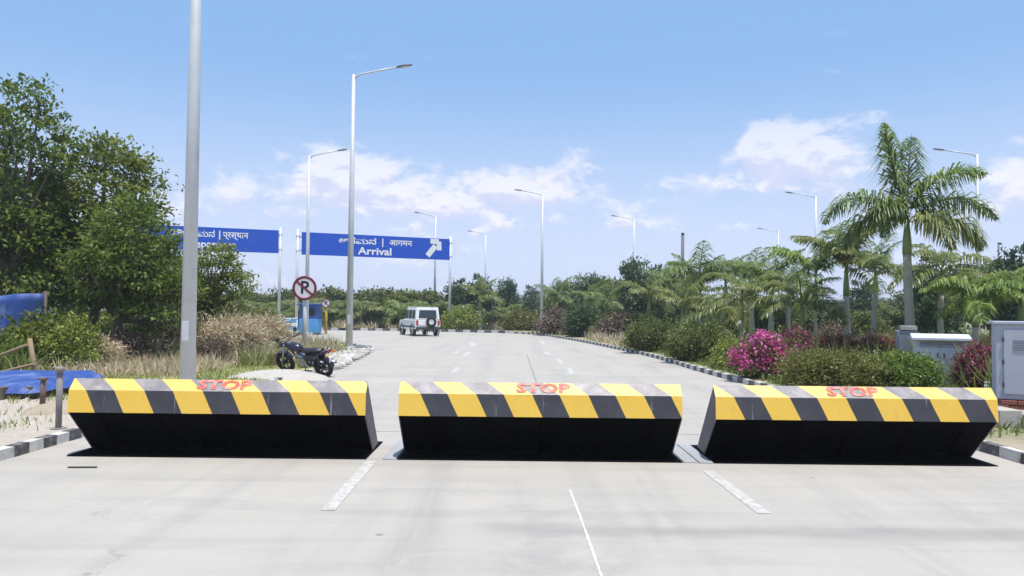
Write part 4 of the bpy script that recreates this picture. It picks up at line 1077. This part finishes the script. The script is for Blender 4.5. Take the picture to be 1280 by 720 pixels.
# the tall palm: every frond placed as it hangs
r = np.random.default_rng(11)
def bigf(L, p_, d_, bushy=2, hang=.9, mm='leaf_palm', ll=.62): return frond_mesh('frond', L, R(p_), R(d_), M[mm], r, 38, ll, .044, .6, hang)
d0 = 22.0; base = at(1138, 460, d0)
trunk_top = at(1138, 318, d0).z - .09; crown_z = at(1138, 288, d0).z
P_ = math.pi
fr = [(bigf(3.25, 77, -4, .2, 1.3, ll=1.0), P_ - .75, 1), (bigf(2.9, 86, 26, .2, 1.3, ll=.9), .9, 1), (bigf(2.95, 76, 104, .6, 1.3, 'leaf_palm_bright', .8), -.3, 1), (bigf(2.1, 64, 165, .6, 1.0, ll=.75), P_ + .35, .9), (bigf(3.2, 50, 128, .6, 1.2, ll=.7), P_ + .1, 1.02),
      (bigf(3.2, 46, 104, .6, 1.2, ll=.7), .1, 1.06), (bigf(2.5, 24, 118, .6, 1.3, 'leaf_palm_olive', .8), -.45, 1), (bigf(2.4, 30, 132, .6, 1.3, ll=.8), P_ - .35, 1),
      (bigf(2.2, 14, 108, .2, 1.3, 'leaf_palm_olive', .75), -1.25, .95), (bigf(2.4, 40, 120, .2, 1.0), 1.5, .9)]
palm('foxtail_palm', (base.x, d0, .09), trunk_top, .135, 2.4, 0, 'leaf_palm', 'tallest palm, towering behind the white cabinet and grey pillar', 21, 'palm_trunk', fronds=fr, up=1)

PALMS = [  # px of trunk, d, trunk top y px, frond length, count, leaf, label, trunk
    (1060, 25, 352, 2.3, 15, 'leaf_palm_olive', 'spreading olive palm with bare pale trunk behind the burgundy plants', 'palm_pale', None),
    (1019, 29, 360, 2.3, 13, 'leaf_palm_bright', 'slender bright green palm with upright fronds and a thin white trunk', 'palm_pale', [0, 1, 0, 6, 1, 2, 3, 4]),
    (1003, 26, 392, 2.1, 12, 'leaf_palm_olive', 'squat olive palm just left of the thin white trunk', 'palm_trunk', [1, 2, 3, 4, 4, 5, 6]),
    (963, 33, 372, 2.3, 15, 'leaf_palm', 'palm with straight pale trunk directly behind the magenta bougainvillea', 'palm_pale', None),
    (926, 28, 386, 2.0, 12, 'leaf_palm_olive', 'short palm with dark thin trunk left of the bougainvillea', 'palm_trunk', [1, 2, 2, 3, 4, 6]),
    (896, 31, 404, 2.2, 12, 'leaf_palm_olive', 'low arching palm behind the yellow green shrub', 'palm_trunk', [2, 2, 3, 6, 4, 1]),
    (873, 37, 372, 2.7, 16, 'leaf_palm', 'full crowned palm with thick trunk above the round hedges', 'palm_pale', [0, 1, 0, 2, 6, 1, 3, 4, 2]),
    (854, 35, 396, 2.1, 12, 'leaf_palm_olive', 'small palm with grey stub trunk behind the right round hedge', 'palm_trunk', None),
    (812, 44, 384, 2.2, 12, 'leaf_palm_olive', 'small palm between the two round hedges, farther back', 'palm_pale', None),
    (758, 58, 388, 2.2, 12, 'leaf_palm', 'small palm behind the right kerb where the bend begins', 'palm_pale', None),
    (738, 62, 386, 2.2, 12, 'leaf_palm', 'small dark palm at the bend, right of the marker bollard', 'palm_trunk', None),
    (692, 64, 380, 2.4, 12, 'leaf_palm', 'small palm with white trunk just right of the lamp at the gap', 'palm_pale', None),
    (600, 62, 380, 2.3, 13, 'leaf_palm_olive', 'palm with bare trunk right of the Arrival sign post', 'palm_pale', None),
    (1221, 20, 392, 1.7, 15, 'leaf_palm_bright', 'small bright palm with white trunk right of the white cabinet', 'palm_pale', [1, 2, 2, 3, 6, 3, 4, 4]),
    (1277, 21, 388, 1.9, 14, 'leaf_palm_bright', 'bright palm crown behind the grey cabinet at the right edge', 'palm_pale', [1, 2, 2, 3, 6, 3, 4]),
    (1092, 33, 352, 2.2, 13, 'leaf_palm', 'blue green palm seen under the left fronds of the tallest palm', 'palm_trunk', None),
    (1175, 30, 352, 2.3, 14, 'leaf_palm_olive', 'drooping palm behind the right fronds of the tallest palm', 'palm_trunk', [2, 3, 4, 5, 6, 4, 1]),
    (940, 41, 364, 2.4, 14, 'leaf_palm', 'farther palm with feathery crown above the short dark palm', 'palm_trunk', None),
    (985, 42, 372, 2.3, 13, 'leaf_palm', 'farther palm between the bougainvillea palm and the bright upright palm', 'palm_trunk', None),
    (905, 46, 362, 2.3, 13, 'leaf_palm', 'farther palm right of the full crowned palm', 'palm_trunk', None),
    (836, 50, 366, 2.2, 13, 'leaf_palm', 'farther palm left of the full crowned palm', 'palm_trunk', None),
]
for i, (px, d, yt, fl, nf, lm, lab, tk, cls) in enumerate(PALMS):
    p = at(px, 420, d); th = at(px, yt, d).z - .09 - (.42 * fl * .5)
    palm('palm', (p.x, d, .09), max(th, .35), .05 + .0022 * d if px not in (1019, 926) else .06, fl, max(9, int(nf * .95)), lm, lab, 100 + i, tk, classes=cls or [0, 1, 0, 2, 1, 3, 6, 2, 4, 1, 3])

# ------------------------------------------------------------------ broadleaf trees on the left
NL = dict(shell=.68, zsq=.42)
p = at(14, 400, 22); tree('shade_tree', (p.x, 22, .09), [((0, 0, 5.6), (1.25, 1.3, 2.5)), ((-1.0, .2, 4.3), (1.6, 1.4, 2.2)), ((.1, -.2, 3.0), (1.3, 1.1, 1.5)), ((.45, 0, 7.1), (.5, .6, 1.0))], M['leaf_tree'],
     'tallest dark green tree at the left edge, above the blue screen', 'shade trees on the left verge', 31, 3.2, .17, 300, 48, .22, .165, limbs=34, **NL)
p = at(118, 405, 24); tree('shade_tree', (p.x, 24, .09), [((.2, 0, 5.0), (1.55, 1.4, 1.75)), ((-.9, .1, 4.1), (1.2, 1.2, 1.5)), ((.8, -.1, 3.7), (1.0, 1.1, 1.4)), ((1.15, 0, 5.3), (.5, .6, .95)), ((.3, .2, 6.3), (.7, .6, .6)), ((0, -.3, 2.6), (1.6, .9, .8))], M['leaf_tree2'],
     'broad tree with rounded crown second from the left edge', 'shade trees on the left verge', 32, 2.6, .19, 300, 48, .22, .165, limbs=34, **NL)
p = at(146, 420, 21.5); tree('shade_tree', (p.x, 21.5, .09), [((.3, 0, 3.4), (1.1, 1.1, 1.3)), ((.95, .1, 2.5), (.95, .9, .95)), ((-.2, 0, 2.6), (1.0, .8, .9)), ((1.2, 0, 1.7), (.8, .7, .7))], M['leaf_tree'],
     'lower tree with dark forked trunk left of the near lamp pole', 'shade trees on the left verge', 33, 1.9, .17, 170, 48, .20, .15, limbs=28, **NL)
p = at(255, 415, 26); tree('shade_tree', (p.x, 26, .09), [((.35, 0, 2.85), (.85, .8, .95)), ((.9, 0, 2.3), (.75, .6, .55)), ((-.4, 0, 2.4), (.8, .7, .8)), ((.4, 0, 1.5), (.7, .6, .55)), ((1.2, .1, 2.75), (.3, .3, .12))], M['leaf_tree2'],
     'small tree with ragged crown just right of the near lamp pole', 'shade trees on the left verge', 34, 1.6, .11, 125, 46, .17, .13, limbs=22, **NL)
p = at(60, 400, 30); tree('shade_tree', (p.x - 2, 30, .09), [((0, 0, 4.6), (2.4, 1.5, 2.2)), ((2.2, 0, 3.2), (1.6, 1.2, 1.6))], M['leaf_dark'],
     'dark tree filling the gap behind the two tall left trees', 'shade trees on the left verge', 35, 2.6, .2, 230, 60, .3, .22, limbs=18, **NL)
p = at(190, 400, 32); tree('shade_tree', (p.x, 32, .09), [((-.4, 0, 3.2), (1.3, 1.2, 1.3)), ((.9, 0, 2.0), (1.3, 1.0, 1.1))], M['leaf_tree'],
     'tree in front of the Departure sign, left of the near lamp pole', 'shade trees on the left verge', 36, 1.9, .14, 200, 60, .24, .17, limbs=16, **NL)

# shrubs under the left trees
def at_g(px, py, z=.09): return G(px, py, z)
def sh(name, px, py, wpx, hpx, m, label, cat, seed, **kw):
    g = at_g(px, py); s = g.y / FPX; rx = wpx * s / 2; h = hpx * s
    off = kw.pop('back', 0.0); g = g + Vector((off, off * .3, 0))
    ells = kw.pop('ells', None) or [((0, 0, h * .5), (rx, min(rx, .9) * .8, h * .5)), ((rx * .45, .1, h * .42), (rx * .5, .5, h * .40)), ((-rx * .5, -.1, h * .38), (rx * .45, .5, h * .38))]
    return bush(name, (g.x, g.y, .09), ells, m, label, cat, seed, **kw)
sh('shrub', 92, 463, 42, 58, M['leaf_yellow'], 'yellow green shrub beneath the second left tree', 'shrub', 51, nclump=110, per=36, rc=.13, leaf=.10)
sh('shrub', 62, 458, 60, 60, M['leaf_dark'], 'dark green shrub between the leaning timber post and the yellow green shrub', 'shrub', 52, nclump=130, per=40, rc=.15, leaf=.11)
sh('shrub', 0, 464, 80, 34, M['leaf_tree'], 'dense green shrub at the left edge behind the timber rails', 'shrub', 53, nclump=150, per=40, rc=.16, leaf=.11)
sh('dry_shrub', 152, 456, 46, 36, M['dry_dark'], 'brown dead shrub under the forked tree', 'shrub', 54, nclump=110, per=40, rc=.15, leaf=.11, aspect=.25)
sh('dry_shrub', 262, 456, 34, 34, M['dry_dark'], 'brown dead shrub right of the near lamp pole', 'shrub', 55, nclump=80, per=36, rc=.14, leaf=.10, aspect=.25)
sh('dry_shrub', 205, 452, 60, 46, M['leaf_olive'], 'olive half dry shrub left of the near lamp pole', 'shrub', 56, nclump=100, per=40, rc=.15, leaf=.10, aspect=.3)
sh('shrub', 130, 440, 70, 42, M['leaf_yellow'], 'pale green shrub behind the brown dead shrub', 'shrub', 57, nclump=100, per=36, rc=.16, leaf=.11)

for i, (px, d, w_, h_, mm, lab) in enumerate([(70, 33, 3.2, 1.9, 'leaf_dark', 'dark bush behind the trunk of the second left tree'), (118, 34, 3.0, 1.6, 'leaf_tree2', 'green bush between the second left tree and the forked trunk'),
        (180, 34, 3.0, 1.7, 'leaf_dark', 'dark bush right of the forked trunk, behind the dry grass'), (235, 35, 2.6, 1.5, 'leaf_tree', 'green bush behind the near lamp pole'), (52, 19.6, 1.2, 1.15, 'leaf_tree2', 'green bush at the right end of the blue screen'), (300, 42, 3.6, 1.7, 'leaf_olive', 'olive bush right of the small ragged tree')]):
    p = at(px, 400, d); bush('shrub', (p.x, d, .09), [((0, 0, h_ * .5), (w_ * .5, .8, h_ * .5)), ((w_ * .3, .1, h_ * .4), (w_ * .3, .7, h_ * .42)), ((-w_ * .3, 0, h_ * .4), (w_ * .3, .7, h_ * .38))], M[mm], lab, 'shrub', 400 + i, nclump=120, per=44, rc=.22, leaf=.16)
for i, (px, py, w_, h_, lab) in enumerate([(112, 460, 50, 30, 'low straw coloured scrub at the foot of the yellow green shrub'), (178, 450, 52, 46, 'straw coloured scrub right of the brown dead shrub'), (222, 453, 52, 56, 'straw coloured scrub directly behind the near lamp pole'), (290, 452, 66, 50, 'straw coloured scrub right of the near lamp pole'), (330, 446, 50, 44, 'straw coloured scrub nearest the Departure sign post')]):
    sh('dry_scrub', px, py, w_, h_, M['dry'], lab, 'shrub', 420 + i, nclump=190, per=50, rc=.15, leaf=.17, aspect=.16, group='straw scrub on the left verge')
r = np.random.default_rng(99)
V = []; F = []
for i in range(420):
    x, y = r.uniform(-10.5, -5.95), r.uniform(7.6, 14.2); q = r.uniform(.012, .05) * (1.8 if i % 17 == 0 else 1); k = len(V)
    for dx, dy, dz in ((-1, -1, 0), (1, -1, 0), (1, 1, 0), (-1, 1, 0), (-.5, -.5, 1), (.6, -.4, .9), (.4, .6, 1), (-.6, .4, .8)): V.append((x + dx * q * r.uniform(.7, 1.1), y + dy * q * r.uniform(.7, 1.1), .085 + dz * q * .9))
    F += [[k + a for a in f] for f in ((4, 5, 6, 7), (0, 1, 5, 4), (1, 2, 6, 5), (2, 3, 7, 6), (3, 0, 4, 7))]
o = link('rubble', np_mesh('rubble', np.array(V), np.array(F), M['sand_concrete'])); tag(o, 'loose stones scattered over the sandy left verge', None, None, 'stuff')
g = G(80, 514, .09); mound('sand_heap', (g.x, g.y, .07), .62, .5, .17, M['verge_right'], 'small sand heap between the two posts at the left', 'heap', 8)
def rect_pts(x0, x1, y0, y1, z=.09, clump=0, keep=None):
    def f(r, n_):
        if clump:
            c = np.stack([r.uniform(x0, x1, clump), r.uniform(y0, y1, clump)], 1); i = r.integers(clump, size=n_)
            P = c[i] + r.normal(size=(n_, 2)) * .22; s = (.6 + .7 * r.random(clump))[i]
        else:
            P = np.stack([r.uniform(x0, x1, n_), r.uniform(y0, y1, n_)], 1); s = np.ones(n_)
        P = np.concatenate([P, np.full((n_, 1), z - .01), s[:, None]], 1)
        if keep is not None: P = P[keep(P)]
        return P
    return f
LX = np.array([p.x for p in LKs]); LY = np.array([p.y for p in LKs])
RX = np.array([p.x for p in RKs if p.y < 56]); RY = np.array([p.y for p in RKs if p.y < 56])
def left_ok(P): return (P[:, 0] < np.interp(P[:, 1], LY, LX) - .35) & (P[:, 1] < 36)
def right_ok(P): return P[:, 0] > np.interp(P[:, 1], RY, RX) + .3
blades('dry_grass', rect_pts(-15, -6.6, 21.5, 29, clump=430, keep=left_ok), 26000, .66, M['dry'], 'straw coloured dry grass under the left trees', 61, .016, .65)
blades('weeds', rect_pts(-15, -6.6, 21, 30, clump=300, keep=left_ok), 12000, .6, M['grass'], 'green stalks growing through the dry grass', 611, .014, .5)
blades('dry_grass', rect_pts(-12.2, -7.4, 17.5, 22, clump=130, keep=left_ok), 6000, .42, M['dry'], 'shorter dry grass in front of the straw coloured grass', 62, .012, .6)
blades('grass', rect_pts(-12, -5.5, 13.5, 30, clump=900, keep=left_ok), 22000, .11, M['grass'], 'short yellow green grass on the left verge', 63, .010, .6)
blades('weeds', rect_pts(-10.5, -6.2, 9, 14.5, clump=40), 1500, .16, M['grass'], 'sparse grass tufts on the sandy left verge', 641, .008, .6)
blades('weeds', rect_pts(-24, -11, 13, 30, clump=330), 16000, .7, M['weed'], 'tall green weeds under the left trees', 64, .02, .4)
blades('grass', rect_pts(5.5, 13.5, 10, 45, clump=1700, keep=right_ok), 40000, .22, M['weed'], 'short green grass round the right hedges', 65, .014, .6)
blades('dry_grass', rect_pts(4.6, 24, 32, 62, clump=700, keep=right_ok), 26000, .6, M['dry'], 'straw coloured dry grass behind the right palms', 66, .025, .45)
blades('weeds', rect_pts(8, 26, 14, 40, clump=500, keep=right_ok), 30000, .85, M['weed'], 'green weeds behind the right hedges', 67, .02, .45)
blades('dry_grass', rect_pts(-30, 4, 62, 72, clump=500), 22000, .7, M['dry'], 'dry grass behind the far kerb', 68, .035, .45)

# ------------------------------------------------------------------ right hedges and flowers
sh('clipped_hedge', 800, 439, 62, 35, M['leaf_hedge'], 'dark rounded hedge nearest the bend on the right kerb', 'hedge', 71, back=.55, nclump=190, per=46, rc=.15, leaf=.10)
sh('clipped_hedge', 856, 451, 78, 43, M['leaf_hedge'], 'larger dark rounded hedge beside the right kerb', 'hedge', 72, back=.6, nclump=230, per=50, rc=.14, leaf=.09)
sh('shrub', 900, 461, 42, 34, M['leaf_yellow'], 'yellow green shrub left of the magenta bougainvillea', 'shrub', 73, back=.35, nclump=80, per=36, rc=.11, leaf=.11, aspect=.35)
sh('bougainvillea', 952, 473, 74, 58, M['leaf_hedge'], 'magenta flowering bougainvillea by the right kerb', 'flowering shrub', 74, ells=[((-.3, 0, .37), (.36, .4, .37)), ((.08, .1, .55), (.42, .42, .48)), ((.43, -.05, .37), (.3, .35, .38)), ((-.09, -.1, .8), (.24, .26, .28)), ((-.53, .05, .55), (.17, .22, .17)), ((.3, .1, .85), (.17, .2, .22))], nclump=150, per=40, rc=.11, leaf=.07, flowers=M['petal'], nflow=3900, fleaf=.08)
sh('bougainvillea', 992, 462, 40, 50, M['leaf_olive'], 'smaller pinkish bougainvillea behind and right of the magenta one', 'flowering shrub', 75, nclump=80, per=36, rc=.12, leaf=.07, flowers=M['petal_red'], nflow=2400, fleaf=.075)
sh('flower_hedge', 1043, 488, 120, 44, M['leaf_olive'], 'wide olive hedge with scattered flowers behind the right road blocker', 'hedge', 76, nclump=260, per=50, rc=.10, leaf=.065,
   ells=[((-.72, 0, .36), (.42, .5, .36)), ((-.3, 0, .38), (.5, .5, .38)), ((.25, 0, .36), (.5, .5, .38)), ((.75, 0, .34), (.42, .5, .36))])
sh('flower_hedge', 1128, 489, 72, 42, M['leaf_bright'], 'bright green hedge with yellow new leaves below the white cabinet', 'hedge', 77, nclump=200, per=50, rc=.11, leaf=.08)
sh('flower_clump', 1090, 486, 20, 26, M['leaf_olive'], 'small pink flower clump between the olive and the bright hedge', 'flowering shrub', 78, nclump=30, per=26, rc=.07, leaf=.06, flowers=M['petal'], nflow=700, fleaf=.05)
r = random.Random(3)
for i, px in enumerate((1004, 1029, 1054, 1079, 1106)):
    sh('burgundy_plant', px, 459 - i * .3, 30, 34, M['leaf_red'], ['burgundy leaved plant just right of the pinkish bougainvillea', 'burgundy plant second from the bougainvillea in the row', 'burgundy plant in the middle of the row behind the olive hedge', 'burgundy plant at the foot of the spreading olive palm', 'burgundy plant nearest the grey meter pillar'][i],
       'plant', 80 + i, nclump=60, per=30, rc=.11, leaf=.15, aspect=.3, group='burgundy plants behind the olive hedge')
sh('purple_shrub', 1228, 489, 44, 54, M['leaf_red'], 'purple red flowering shrub left of the grey cabinet', 'flowering shrub', 88, nclump=110, per=36, rc=.10, leaf=.08, flowers=M['petal_red'], nflow=2600, fleaf=.07)
sh('variegated_shrub', 1211, 481, 26, 42, M['leaf_pale'], 'pale variegated shrub between the white cabinet and the purple shrub', 'shrub', 89, nclump=60, per=30, rc=.09, leaf=.08)
sh('shrub', 1165, 441, 60, 60, M['leaf_dark'], 'dark shrub mass behind the white cabinet', 'shrub', 90, nclump=120, per=44, rc=.2, leaf=.14)
sh('shrub', 1040, 440, 46, 30, M['dry_dark'], 'reddish brown dry shrub behind the burgundy row', 'shrub', 91, nclump=80, per=40, rc=.2, leaf=.13, aspect=.3)

# ------------------------------------------------------------------ far planting beyond the bend
LMK = [(300, 'the small ragged tree'), (348, 'the Departure sign post'), (385, 'the guard booth'), (437, 'the lamp on the cobbled nose'), (480, 'the Arrival lettering'), (524, 'the white jeep'), (561, 'the Arrival sign post'), (606, 'the farthest lamp'), (640, 'the hazy gap'),
       (677, 'the bend lamp'), (738, 'the bend palm'), (792, 'the loose tree'), (873, 'the full crowned palm'), (963, 'the bougainvillea palm'), (1020, 'the bright upright palm'), (1060, 'the spreading olive palm'), (1138, 'the tallest palm'), (1222, 'the small bright palm'), (1277, 'the grey cabinet')]
USED = {}
def near(base, px):
    k = min(LMK, key=lambda q: abs(q[0] - px)); rel = 'right behind' if abs(k[0] - px) < 6 else 'just left of' if px < k[0] else 'just right of'
    t = '%s %s %s' % (base, rel.replace('just ', ''), k[1]); USED[t] = USED.get(t, 0) + 1
    return t if USED[t] == 1 else '%s, %s' % (t, ('', '', 'second', 'third', 'fourth')[USED[t]])
# low bushy palms along the far kerb, left of the gap
i = 0
r = random.Random(8)
for px in list(range(300, 640, 17)):
    d = 63 + r.uniform(0, 5); p = at(px + r.uniform(-4, 4), 410, d)
    lab = near('low bushy palm behind the far kerb,', px)
    palm('bushy_palm', (p.x, d, .09), r.uniform(.5, 1.1), .16, r.uniform(2.5, 3.3), 15, r.choice(('leaf_palm_olive', 'leaf_palm_olive', 'leaf_palm_bright', 'leaf_palm')), lab, 300 + i, 'palm_trunk', 'bushy palms behind the far kerb', classes=[1, 2, 3, 3, 4, 2, 4, 1, 5], shaft=False); i += 1
# broadleaf tree variants shared by the distant trees
rr = np.random.default_rng(77)
FT = []
for k, (mm, ells) in enumerate([(M['leaf_far'], [((0, 0, 3.2), (1.7, 1.6, 1.5)), ((.9, 0, 2.4), (1.2, 1.1, 1.0)), ((-.9, .2, 2.6), (1.2, 1.1, 1.1))]),
                  (M['leaf_dark'], [((0, 0, 3.6), (1.3, 1.2, 1.8)), ((.5, 0, 2.2), (1.3, 1.2, 1.2)), ((-.7, 0, 2.4), (1.0, 1.0, 1.1))]),
                  (M['leaf_tree2'], [((0, 0, 2.9), (1.9, 1.7, 1.3)), ((-1.0, 0, 2.1), (1.2, 1.1, 1.0)), ((1.1, .1, 2.3), (1.0, 1.0, 1.2))]),
                  (M['leaf_hedge'], [((0, 0, 1.9), (1.9, 1.5, 1.4)), ((1.2, 0, 1.4), (1.2, 1.0, 1.1)), ((-1.2, 0, 1.3), (1.2, 1.0, 1.0))])]):
    me, cc = foliage_mesh('crown', ells, mm, rr, 120, 44, .30, .30, shell=.4, zsq=.6)
    mb = MB(); mb.tube([(0, 0, -.1), (.05, 0, 1.2), (0, 0, 2.4)], [.15, .12, .08], 8); limb_tubes(mb, Vector((0, 0, 0)), 2.0, [cc[j] for j in rr.choice(len(cc), 12, replace=False)], rr, .07)
    FT.append((me, mb.mesh('trunk', M['bark'])))
def far_tree(px, d, top_py, kind, label, group, wide=1.0, seed=0):
    p = at(px, 400, d); h = at(px, top_py, d).z - .09; k0 = (4.7, 5.4, 4.2, 3.3)[kind]; s = h / k0
    root = empty('broadleaf_tree', (p.x, d, .05), seed * 1.7, label, 'tree', group); root.scale = (s * wide, s * wide, s)
    link('crown', FT[kind][0], root); link('trunk', FT[kind][1], root)
far = [(598, 66, 345, 1, 'dark rounded tree above the bushy palms right of the Arrival sign', .9), (572, 70, 350, 1, 'dark tree behind the Arrival sign post', 1), (633, 72, 350, 0, 'thin greyish tree at the left side of the gap', .6),
       (664, 110, 358, 1, 'dark tree standing in the hazy gap left of the bend lamp', 1.0), (648, 130, 372, 0, 'low hazy tree in the gap by the thin greyish tree', 1.3), (708, 84, 354, 2, 'tree right of the bend lamp behind the white trunk palm', 1.1),
       (738, 72, 345, 0, 'bright green rounded tree behind the bend palms', 1.0), (768, 66, 350, 2, 'olive tree right of the bright rounded tree', 1.0), (793, 60, 326, 0, 'tall loose tree under the right hand lamp', .62),
       (818, 58, 334, 1, 'dark tree left of the full crowned palm', .9), (850, 62, 342, 2, 'olive tree behind the full crowned palm', 1), (1158, 40, 318, 1, 'dark narrow tree right behind the tallest palm trunk', .6),
       (1272, 36, 308, 1, 'dark tree at the right edge above the bright palms', .8), (1240, 48, 330, 2, 'olive tree behind the small bright palm', .9), (1075, 62, 352, 1, 'dark tree behind the spreading olive palm', 1), (1196, 50, 345, 2, 'olive tree behind the drooping palm', 1)]
for i, (px, d, ty, k, lab, wd) in enumerate(far): far_tree(px, d, ty, k, lab, 'trees behind the planting', wd, i)
r = random.Random(12)
for i in range(20):                                                    # the thick bank under the bushy palms
    fx = 292 + i * 17.5 + r.uniform(-5, 5)
    far_tree(fx, 70 + r.uniform(0, 5), 366 + r.uniform(-4, 6), 3 if i % 3 else 2, near('dark bushy tree behind the low palms,', fx), 'bushy trees behind the low palms', 1.1, i)
for i in range(15):
    fx = 700 + i * 40 + r.uniform(-10, 10)
    far_tree(fx, 78 + r.uniform(0, 25), 372 + r.uniform(-6, 6), i % 4, near('far green tree beyond the planting,', fx), 'trees far behind the right verge', 1.2, i)
for i in range(46):
    far_tree(-260 + i * 40 + r.uniform(-14, 14), 150 + r.uniform(0, 60), 373 + r.uniform(-5, 5), (0, 3, 1)[i % 3], 'distant tree on the horizon line', 'distant trees on the horizon', 1.6, i)
for i in range(13):
    fx = 735 + i * 34 + r.uniform(-8, 8)
    far_tree(fx, 43 + r.uniform(0, 9), 388 + r.uniform(-9, 7), 3 if i % 4 else 0, near('green bush behind the palm trunks,', fx), 'green bushes behind the right palms', 1.25, i + 3)
# brush at the bend
for (px, py, wd, h, mm, lab) in [(700, 418, 46, 24, 'dry_dark', 'brown dry brush right of the bend lamp'), (727, 421, 36, 30, 'leaf_dark', 'dark low bush by the bend kerb'), (655, 413, 50, 22, 'leaf_olive', 'olive brush left of the bend lamp'),
                                 (775, 424, 40, 26, 'dry_dark', 'brown dry brush before the nearest round hedge'), (575, 413, 40, 24, 'leaf_yellow', 'yellow green bush right of the white jeep'), (745, 416, 50, 26, 'leaf_hedge', 'green brush behind the dark low bush')]:
    sh('low_brush', px, py, wd, h, M[mm], lab, 'shrub', px, nclump=70, per=36, rc=.3, leaf=.22, stems=False)
# white building glimpsed behind the palms
M['wall_white'] = mat('white_wall', (.68, .68, .67), .7, .08, 1)
p = at(935, 395, 95); root = empty('white_shed', (p.x, 95, .05), .1, 'small white shed glimpsed between the palms behind the bougainvillea', 'building')
mb = MB(); mb.box((0, 0, 1.1), (5.5, 4, 2.2)); mb.build('wall', M['wall_white'], root)
mb = MB(); mb.prism([(-2.3, 2.2), (0, 3.0), (2.3, 2.2)], -3, 3); mb.build('roof', M['pillar'], root)
mb = MB(); mb.box((1.2, -2.02, 1.2), (.9, .06, .9)); mb.build('window', M['glass'], root)
mb = MB(); mb.box((-1.2, -2.02, 1.0), (.9, .06, 1.9)); mb.build('shed_door', M['pillar'], root)
# bare utility poles above the palms
M['utility'] = mat('utility_pole', (.16, .15, .15), .8, .2, 6)
for (px, d, ty, rad, lab) in [(853, 52, 292, .11, 'dark bare pole rising above the full crowned palm'), (1249, 60, 304, .07, 'thin bare pole right of the tallest palm'), (615, 63, 372, .06, 'short thin pole in front of the dark rounded tree')]:
    p = at(px, 400, d); root = empty('utility_pole', (p.x, d, .05), 0, lab, 'pole')
    mb = MB(); h = at(px, ty, d).z - .05; mb.tube([(0, 0, -.1), (0, 0, h)], [rad * 1.2, rad], 8); mb.build('shaft', M['utility'], root)
    mb = MB(); mb.tube([(0, 0, h), (0, 0, h + .06)], [rad * 1.25, rad * .6], 8); mb.build('cap', M['darkmetal'], root)
g = G(727, 422, 0); root = empty('marker_bollard', (g.x - .3, g.y + .6, .05), 0, 'short dark bollard beside the bend kerb', 'bollard')
mb = MB(); mb.tube([(0, 0, 0), (0, 0, .9)], .09, 10); mb.build('shaft', M['darkmetal'], root)
mb = MB(); mb.tube([(0, 0, .62), (0, 0, .76)], .096, 10); mb.build('band', M['white_sign'], root)

# ------------------------------------------------------------------ the warm, slightly hazy air
mb = MB(); mb.box((0, 1900, 6.5), (5100, 4300, 15)); hz = mb.build('haze', []); tag(hz, kind='stuff')
m = bpy.data.materials.new('haze_air'); m.use_nodes = True; t = m.node_tree; t.nodes.clear()
v = t.nodes.new('ShaderNodeVolumePrincipled'); v.inputs['Density'].default_value = .0008; v.inputs['Color'].default_value = (.93, .95, 1, 1); v.inputs['Anisotropy'].default_value = .2
o = t.nodes.new('ShaderNodeOutputMaterial'); t.links.new(v.outputs[0], o.inputs['Volume']); hz.data.materials.append(m)
